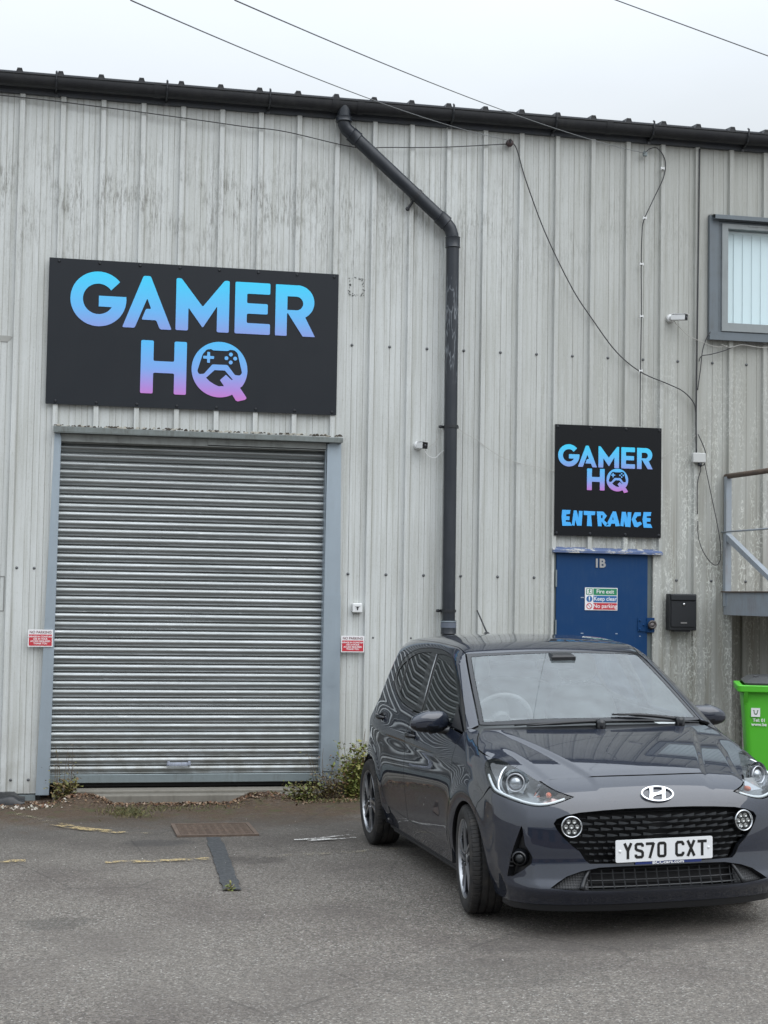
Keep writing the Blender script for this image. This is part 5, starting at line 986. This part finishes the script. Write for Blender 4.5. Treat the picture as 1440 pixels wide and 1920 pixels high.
# --- headlamps
hl=A3(HLU+HLL[1:-1])
lowc=A3(HLL)[2:-4]
for s_ in (1,-1):
    mir=s_<0; root=patch('headlamp','A',hl,C['lens'],car,gap=.002,fl=.004,h=.014,mirror=mir)
    patch('housing','A',hl,C['lamp'],root,gap=.002,fl=0,off=-.060,h=.02,mirror=mir)
    pl_=clean(dens(hl,.012)); P=lift2('A',inset(pl_,.003)); Nn=Fgrad(P); n=len(P); V=np.concatenate([P-Nn*.003,P-Nn*.06])*np.array([1,s_,1]); mesh('housing_side',V,[(i,(i+1)%n,n+(i+1)%n,n+i) for i in range(n)],C['lampd'],root,True)
    P=lift2('A',[(p[0],p[1]+.013) for p in lowc]); Nn=Fgrad(P); Q=[(p-n_*.012)*np.array([1,s_,1]) for p,n_ in zip(P,Nn)]; MB().tube([tuple(p) for p in Q],.0068,8).build('light_guide',C['led'],root,True,fix=False)
    P=lift2('A',A3(cr([(.36,-.793,.740),(.30,-.76,.790),(.25,-.72,.822)],5))); Nn=Fgrad(P); Q=[(p-n_*.014)*np.array([1,s_,1]) for p,n_ in zip(P,Nn)]; 
    # divider between side and front chambers
    D_=[(.350,-.700,.812),(.385,-.735,.790),(.425,-.765,.745),(.455,-.772,.712),(.480,-.762,.694)]; MB().tube([((p[0]-.018),(p[1]+.012)*s_,p[2]) for p in cr(D_,5)],[.007]*21,8).build('chrome_divider',C['chrome'],root,True,fix=False)
    h=empty('projector',(.438,-.672*s_,.742),(math.radians(-6),0,math.radians(90-22*s_)),root)
    b=MB(); b.lathe([(.070,-.014),(.068,-.010),(.060,.012),(.052,.026),(.046,.030)],(0,0,0),'y',36); b.build('reflector_bowl',C['chrome'],h,True); b=MB(); b.lathe([(.046,.004),(.049,-.016),(.0445,-.020),(.040,-.014),(.039,.01)],(0,0,0),'y',36); b.build('projector_ring',C['silver'],h,True)
    b=MB(); b.lathe([(0,-.024),(.014,-.022),(.026,-.015),(.034,-.004),(.039,.010)],(0,0,0),'y',32); b.build('projector_lens',mat('projector_glass',(.36,.38,.40),.06,.6),h,True)
    b=MB(); c=np.array([.558,-.590*s_,.705]); b.add([tuple(c+q*np.array([1,s_,1])) for q in (np.array([-.03,.045,.030]),np.array([.0,.0,.040]),np.array([.03,-.035,-.018]),np.array([.0,.03,-.03]),np.array([-.05,.02,0]))],[(0,1,2,3),(0,4,1),(0,3,4)]); b.build('side_reflector',C['chrome'],root)
    b=MB(); b.lathe([(0,-.022),(.010,-.018),(.014,-.006),(.014,.01)],(0,0,0),'y',16); o=b.build('indicator_bulb',C['amber'],root,True); o.location=(.588,-.545*s_,.692); o.rotation_euler=(0,0,math.radians(90-15*s_))
    b=MB(); P=lift2('A',A3([(.600,-.60,.664),(.635,-.53,.672),(.648,-.47,.686),(.600,-.53,.706)])); Nn=Fgrad(P); b.add([tuple((p-n_*.040)*np.array([1,s_,1])) for p,n_ in zip(P,Nn)],[(0,1,2,3)]); b.build('indicator_reflector',mat('reflector_pinkish',(.42,.30,.28),.25,.6),root)
# --- mirrors
for s_ in (1,-1):
    mr_=empty('door_mirror',(-.60,-.86*s_,.985),None,car)
    V=[];nu,nv=28,18
    for i in range(nv+1):
        ph=-math.pi/2+math.pi*i/nv
        for j in range(nu):
            th=2*math.pi*j/nu; c_,s1=math.cos(ph),math.sin(ph); f=lambda v,e:math.copysign(abs(v)**e,v)
            yy=f(c_,.75)*f(math.cos(th),.8); xx=f(c_,.75)*f(math.sin(th),.8); zz_=f(s1,.75)
            tpr=1-.26*max(0,-yy); dz=.012*yy-.012
            xx_=xx*.062*tpr if xx>0 else xx*.045*tpr
            V.append((xx_+.0,yy*.118*s_ if 1 else 0,(zz_*.066*tpr)+dz*1.0+(.008 if yy<0 else 0)))
    F=[(i*nu+j,i*nu+(j+1)%nu,(i+1)*nu+(j+1)%nu,(i+1)*nu+j) for i in range(nv) for j in range(nu)]; mi=[0 if sum(V[q][2] for q in f)/4>-.032 else 1 for f in F]
    b=MB(); b.V=V; b.F=F; b.M=mi; o=b.build('mirror_shell',[C['paint'],C['gloss']],mr_,True); o.rotation_euler=(0,math.radians(0),math.radians(8*s_))
    b=MB(); b.tube([(.0,.05*s_,-.055),(.005,.09*s_,-.060),(.045,.118*s_,-.058)],[.022,.020,.022],10); b.build('mirror_arm',C['gloss'],mr_,True,fix=False)
    b=MB(); b.prism([(p[0]*.92,p[1]*.88) for p in ell(.100,.055,28)],-.0,.003,ax='x'); o=b.build('mirror_glass',C['chrome'],mr_); o.location=(-.044,0,-.012)
    pq=lift('S',np.array([(-.27,.948),(-.50,.958),(-.505,1.03),(-.54,1.085)])); 
    b=MB(); P=[(p[0],(p[1]-.006)*s_,p[2]) for p in pq]; b.add(P,[(0,1,2,3)]); b.build('sail_panel',C['trim'],mr_ if 0 else car)
# --- handles
for s_ in (1,-1):
    for x_,z_,dd in ((-1.235,.848,fd),(-2.13,.895,rd)):
        q=lift('S',np.array([(x_-.085,z_+.004),(x_,z_),(x_+.085,z_-.006)])); b=MB(); n=9; P=[]
        for i in range(n):
            t=i/(n-1); p=q[0]*(1-t)+q[2]*t; p=p+np.array([0,-.036*math.sin(math.pi*t)**.5,0]); P.append((p[0],p[1]*s_,p[2]))
        b.tube(P,[.009,.012,.014,.015,.015,.015,.015,.013,.009],10); b.build('door_handle',C['gloss'],car,True,fix=False)
        b=MB(); b.lathe([(.040,-.0015),(.034,.002),(0,.004)],(0,0,0),'y',20); o=b.build('handle_cup',C['dark'],car,True); o.location=(x_+.01,(q[1][1]-.002)*s_,z_); o.scale=(1.25,.6*s_,.62)
# --- wipers
for y0,y1,xp,zp_ in ((.0,-.42,-.105,.985),(.50,.10,-.165,.985)):
    w_=empty('wiper',(0,0,0),None,car)
    a=(xp,y0,zp_-.004); d_=(-.185 if y1<-.3 else -.15,y1,.0); P=[]
    for t in np.linspace(0,1,9):
        y=y0+(y1-y0)*t; q=lift('T',np.array([(xp-.012-.012*t-.05*abs(y)**1.3*t,y)]))[0]; P.append((q[0],q[1],q[2]+.024-.010*t))
    MB().tube(P,[.013]+[.010]*5+[.007,.006,.005],8).build('wiper_arm',C['trim'],w_,True,fix=False)
    P=[]
    for y in np.linspace(y1-.06,y1+.53,10):
        q=lift('T',np.array([(-.138-.125*abs(y)**1.5,y)]))[0]; P.append((q[0],q[1],q[2]+.008))
    MB().tube(P,.0065,6).build('wiper_blade',C['trim'],w_,True,fix=False)
    b=MB(); b.lathe([(0,.03),(.024,.027),(.028,.01),(.028,-.03)],(xp,y0,zp_-.006),'z',16); b.build('wiper_pivot',C['gloss'],w_,True)
# --- aerial
ar=empty('roof_aerial',(-2.31,0,1.428),None,car); b=MB(); b.lathe([(0,.022),(.012,.018),(.028,.004),(.032,0)],(0,0,0),'z',16); o=b.build('aerial_foot',C['trim'],ar,True); o.scale=(1.5,.9,1); MB().tube([(0,0,.015),(-.235,0,.165)],[.0065,.0045],8).build('aerial_rod',C['trim'],ar,True,fix=False)
# --- wheels
tyre=mat('tyre_rubber',(.022,.022,.022),.75,spec=.35); g=NG(tyre); s_=g.n('ShaderNodeSeparateXYZ'); g.k(g.co(),s_.inputs[0]); at=g.math('ARCTAN2',s_.outputs['X'],s_.outputs['Z']); wv=g.math('SINE',g.math('MULTIPLY',at,74)); 
r_2=g.math('ADD',g.math('MULTIPLY',s_.outputs['X'],s_.outputs['X']),g.math('MULTIPLY',s_.outputs['Z'],s_.outputs['Z'])); msk=g.mr(r_2,.0765,.0795); msk2=g.mr(g.math('ABSOLUTE',s_.outputs['Y']),.035,.05); g.bump(g.math('MULTIPLY',g.math('MULTIPLY',g.mr(wv,-.95,-.6),msk),msk2),.9,.008); nz=g.noise(g.co(),14,4); g.col(g.mix(g.mr(nz,.4,.7),(.019,.019,.020),(.045,.041,.037)))
def wheel(loc,rz,side,proto=None):
    w=empty('wheel',loc,(0,math.radians(23 if loc[0]<-1 else 61),rz),car); s1=side
    b=MB(); pf=[(.204,-.078),(.212,-.090),(.236,-.0965),(.262,-.095),(.280,-.086),(.2875,-.074),(.2895,-.058)]
    for yc in (-.040,0,.040): pf+=[(.290,yc-.0055),(.2835,yc-.0045),(.2835,yc+.0045),(.290,yc+.0055)]
    pf+=[(r,-y) for r,y in [(.2895,-.058),(.2875,-.074),(.280,-.086),(.262,-.095),(.236,-.0965),(.212,-.090),(.204,-.078)]]
    b.lathe(pf,(0,0,0),'y',72); b.build('tyre',tyre,w,angle=35)
    b=MB(); b.lathe([(.199,-.066),(.2035,-.088),(.2095,-.091),(.2115,-.084),(.206,-.072)],(0,0,0),'y',64); rim=b.build('rim',C['silver'],w,angle=40)
    b=MB(); b.lathe([(.203,-.080),(.196,-.060),(.190,.02),(.200,.08)],(0,0,0),'y',48); b.build('rim_barrel',C['alloy'],rim,True)
    b=MB(); b.lathe([(0,-.035),(.125,-.035),(.125,-.02)],(0,0,0),'y',40); b.build('brake_disc',mat('brake_disc',(.16,.15,.14),.35,.8),w,angle=30)
    b=MB(); b.lathe([(0,.03),(.192,.03)],(0,0,0),'y',40); b.build('wheel_back',C['dark'],w)
    for k_ in range(5):
        an=math.radians(72*k_+18); c_,s_=math.cos(an),math.sin(an)
        R=lambda u,v:(u*c_-v*s_,u*s_+v*c_)
        b=MB(); P=[R(.030,-.024),R(.120,-.018),R(.203,-.052),R(.203,.020),R(.125,.026),R(.030,.024)]; n=6
        V=[(p[0],-.070 if i in(0,5) else -.078,p[1]) for i,p in enumerate(P)]+[(p[0],-.045,p[1]) for p in P]; b.add(V,[tuple(range(6)),tuple(range(11,5,-1))]+[(i,(i+1)%6,6+(i+1)%6,6+i) for i in range(6)]); sp=b.build('spoke',C['alloy'],w)
        b=MB()
        for Q in ([R(.040,.010),R(.125,.013),R(.203,.006),R(.203,.021),R(.122,.027),R(.040,.025)],[R(.105,-.020),R(.203,-.054),R(.203,-.042),R(.118,-.007)],[R(.040,-.025),R(.108,-.021),R(.120,-.008),R(.100,-.012),R(.040,-.014)]): b.prism(Q,-.0835,-.0755)
        b.build('machined_face',C['silver'],sp)
    b=MB(); b.lathe([(0,-.074),(.026,-.074),(.031,-.070),(.044,-.072),(.052,-.060)],(0,0,0),'y',28); b.build('hub',C['alloy'],w,angle=40)
    b=MB(); b.lathe([(0,-.078),(.022,-.077),(.026,-.072)],(0,0,0),'y',24); b.build('centre_cap',C['silver'],w,True)
    for k_ in range(4):
        an=math.radians(90*k_+10); b=MB(); b.lathe([(0,-.074),(.007,-.074),(.008,-.066)],(.038*math.cos(an),0,.038*math.sin(an)),'y',8); b.build('wheel_nut',C['chrome'],w)
    if side<0: w.scale=(1,-1,1)
    return w
st_=math.radians(-7); wheel((.0,-.735,.290),st_,1); wheel((0,.735,.290),st_,-1); wheel((-2.425,-.733,.290),0,1); wheel((-2.425,.733,.290),0,-1)
# --- underside, arches, cabin
for wx in (.03,-2.40):
    for s_ in (1,-1):
        P=[(wx+.345*math.cos(math.radians(a)),.275+.345*math.sin(math.radians(a))) for a in range(-10,191,10)]; n=len(P)
        b=MB(); V=[(x_,.808*s_ if x_<.2 else .78*s_,z_) for x_,z_ in P]+[(x_,.50*s_,z_) for x_,z_ in P]+[(wx,.50*s_,.2)]; b.add(V,[(i,i+1,n+i+1,n+i) for i in range(n-1)]+[(n+i,n+i+1,2*n) for i in range(n-1)]); b.build('wheel_arch_liner',C['dark'],car,fix=False)
b=MB(); b.box(-2.70,.60,-.49,.49,.17,.19).box(-2.02,-.38,-.76,.76,.172,.188).box(.08,.50,-.46,.46,.19,.66).box(-2.03,-.36,-.74,-.72,.19,.80).box(-2.03,-.36,.72,.74,.19,.80).box(-.42,-.36,-.72,.72,.19,.86); b.build('underbody',C['dark'],car)
b=MB(); V=[];ny=21
pr=[(-.34,.86),(-.36,.925),(-.48,.945),(-.62,.945),(-.74,.90),(-.78,.80),(-.74,.55)]
for i in range(ny):
    y=-.70+1.40*i/(ny-1); hump=.035*math.exp(-((y+.36)/.17)**2)
    for j,(x_,z_) in enumerate(pr): V.append((x_,y,z_+hump*(1 if 1<j<5 else 0)-.02*abs(y)**2))
n=len(pr); b.add(V,[(i*n+j,(i+1)*n+j,(i+1)*n+j+1,i*n+j+1) for i in range(ny-1) for j in range(n-1)]); b.build('dashboard',C['dash'],car,True,fix=False)
sw=empty('steering_wheel',(-.83,-.36,.945),(0,math.radians(-65),0),car); MB().tube([(.185*math.cos(t),.185*math.sin(t),0) for t in np.linspace(0,2*math.pi,37)[:-1]],.015,8,closed=True).build('wheel_rim',C['dash'],sw,True,fix=False)
b=MB(); b.lathe([(0,-.02),(.06,-.015),(.065,.02),(0,.03)],(0,0,0),'z',20); b.box(-.02,.02,-.18,.18,-.008,.008); b.build('wheel_boss',C['dash'],sw)
def seat(x_,y,w,name='seat',hr=1):
    s_=empty(name,(x_,y,.35),None,car); 
    def pad(nm,c,sz,rot,m=C['seat']):
        V=[];nu,nv=20,12
        for i in range(nv+1):
            ph=-math.pi/2+math.pi*i/nv
            for j in range(nu):
                th=2*math.pi*j/nu; f=lambda v,e:math.copysign(abs(v)**e,v); V.append((f(math.cos(ph),.45)*f(math.cos(th),.45)*sz[0],f(math.cos(ph),.45)*f(math.sin(th),.45)*sz[1],f(math.sin(ph),.6)*sz[2]))
        b=MB(); b.add(V,[(i*nu+j,i*nu+(j+1)%nu,(i+1)*nu+(j+1)%nu,(i+1)*nu+j) for i in range(nv) for j in range(nu)]); o=b.build(nm,m,s_,True); o.location=c; o.rotation_euler=(0,rot,0)
    pad('cushion',(.10,0,.12),(.26,w,.09),-.1); pad('backrest',(-.22,0,.45),(.075,w*.98,.34),-.30)
    if hr:
        pad('headrest',(-.335,0,.885),(.05,.125,.085),-.25)
        b=MB(); 
        for q in (-.05,.05): b.tube([(-.315,q,.76),(-.33,q,.84)],.007,8)
        b.build('headrest_posts',C['chrome'],s_,True,fix=False)
seat(-1.15,-.36,.24,'driver_seat'); seat(-1.15,.36,.24,'passenger_seat'); seat(-2.05,0,.58,'rear_bench',0)
b=MB(); b.box(-2.45,-2.0,-.6,.6,.7,.78).box(-2.0,-.9,-.56,.56,.2,.35); b.build('cabin_floor',C['seat'],car)
lin=mat('headlining',(.36,.35,.33),.9); patch('headlining','T',[(-.93,-.48),(-2.55,-.44),(-2.55,.44),(-.93,.48)],lin,car,off=-.04,gap=0,fl=0,h=.08)
rm=empty('rear_view_mirror',(-.86,.0,1.285),(0,math.radians(10),0),car); b=MB(); b.box(-.02,.015,-.115,.115,-.032,.032,0,.008); b.build('mirror_back',C['trim'],rm); b=MB(); b.box(.0,.10,-.06,.09,.03,.075,0,.01); b.build('sensor_cover',C['trim'],rm)
b=MB(); b.add([(-.30,.45,.953),(-.30,.60,.953),(-.44,.58,.968),(-.44,.43,.968)],[(0,1,2,3)]); b.build('paper_sheet',C['plate'],car)
# ================================================================ WHEELIE BIN
bn=empty('wheelie_bin',(5.50,-2.0,float(gz(5.5,-2.0))),(0,0,math.radians(-22))); tag(bn,'bright green wheelie bin with grey lid at the right edge','bin')
gm=grime('bin_green',(.10,.52,.035),.42,0,.06,7,.1,dirt=(.05,.2,.03))
b=MB(); H0,H1=.10,.98
def ring(x0,x1,y0,y1,z,r=.03):
    return [(x,y,z) for x,y in rr(x0,x1,y0,y1,r)]
secs=[ring(.105,.475,.10,.46,.02,.05),ring(.10,.48,.09,.48,.10,.05),ring(.055,.525,.02,.60,.80,.04),ring(.040,.54,.0,.62,.955,.04)]
n=len(secs[0]); V=[p for s_ in secs for p in s_]; b.add(V,[(k_*n+i,k_*n+(i+1)%n,(k_+1)*n+(i+1)%n,(k_+1)*n+i) for k_ in range(3) for i in range(n)]+[tuple(range(n))[::-1]]); b.build('bin_body',gm,bn,angle=40)
b=MB(); secs=[ring(.035,.545,-.005,.63,.945,.03),ring(.0,.58,-.045,.66,.958,.035),ring(-.004,.584,-.050,.665,1.000,.035),ring(.0,.58,-.045,.66,1.006,.035),ring(.04,.54,.0,.62,1.006,.03)]; V=[p for s_ in secs for p in s_]; b.add(V,[(k_*n+i,k_*n+(i+1)%n,(k_+1)*n+(i+1)%n,(k_+1)*n+i) for k_ in range(4) for i in range(n)]); b.build('bin_rim',gm,bn,angle=35)
for x_ in (.05,.5): b=MB(); b.add([(x_,.0,.955),(x_+.03,.0,.955),(x_+.03,.02,.86),(x_,.02,.86),(x_,-.045,.955),(x_+.03,-.045,.955)],[(4,5,2,3),(0,4,3),(1,2,5)]); b.build('lift_bracket',gm,bn)
b=MB(); secs=[ring(.06,.56,-.035,.68,1.008,.05),ring(.055,.565,-.040,.685,1.022,.05),ring(.10,.53,.02,.62,1.060,.08),ring(.20,.44,.12,.5,1.072,.1)]; V=[p for s_ in secs for p in s_]; b.add(V,[(k_*n+i,k_*n+(i+1)%n,(k_+1)*n+(i+1)%n,(k_+1)*n+i) for k_ in range(3) for i in range(n)]+[tuple(3*n+i for i in range(n))]); lid=b.build('bin_lid',grime('bin_lid_grey',(.06,.063,.066),.35,0,.1,8),bn,angle=40)
b=MB(); b.box(.125,.165,.08,.10,1.045,1.075,0,.006); b.build('lid_knob',C['trim'],lid)
lb=empty('bin_print',(.0,-.0,0),(math.radians(-2.5),0,0),bn); yq=.018
def on(z): return .02-(z-.80)*.105-.004
for nm,bb,z in (('print_panel',(.105,.165),.80),):
    b=MB(); b.box(.105,.172,.0,.0008,.765,.832); o=b.build(nm,M['signw'],bn); o.location=(0,on(.80)-.006,0); o.rotation_euler=(0,0,0)
b=MB(); P=[(.120,.815),(.130,.815),(.130,.800),(.134,.790),(.145,.790),(.149,.800),(.149,.815),(.159,.815),(.159,.808),(.154,.808),(.154,.795),(.147,.782),(.132,.782),(.125,.795),(.125,.808),(.120,.808)]; b.prism(P,-.0012,-.0004); o=b.build('print_mark',mat('print_green_dark',(.02,.10,.02),.5),bn); o.location=(0,on(.80)-.006,0)
for tx,z,sz in (('Tel: 01',.738,.034),('www.be',.706,.034)): text('print_lettering',tx,sz,M['signw'],(.118 if tx[0]=='T' else .108,on(z)-.0035,z),parent=bn,ex=.0005,align='LEFT',bold=.0008)
for x_ in (.10,.44): b=MB(); b.lathe([(0,0),(.10,0),(.10,.05),(0,.05)],(x_,.52,.10),'x',24); b.build('bin_wheel',C['trim'],bn)
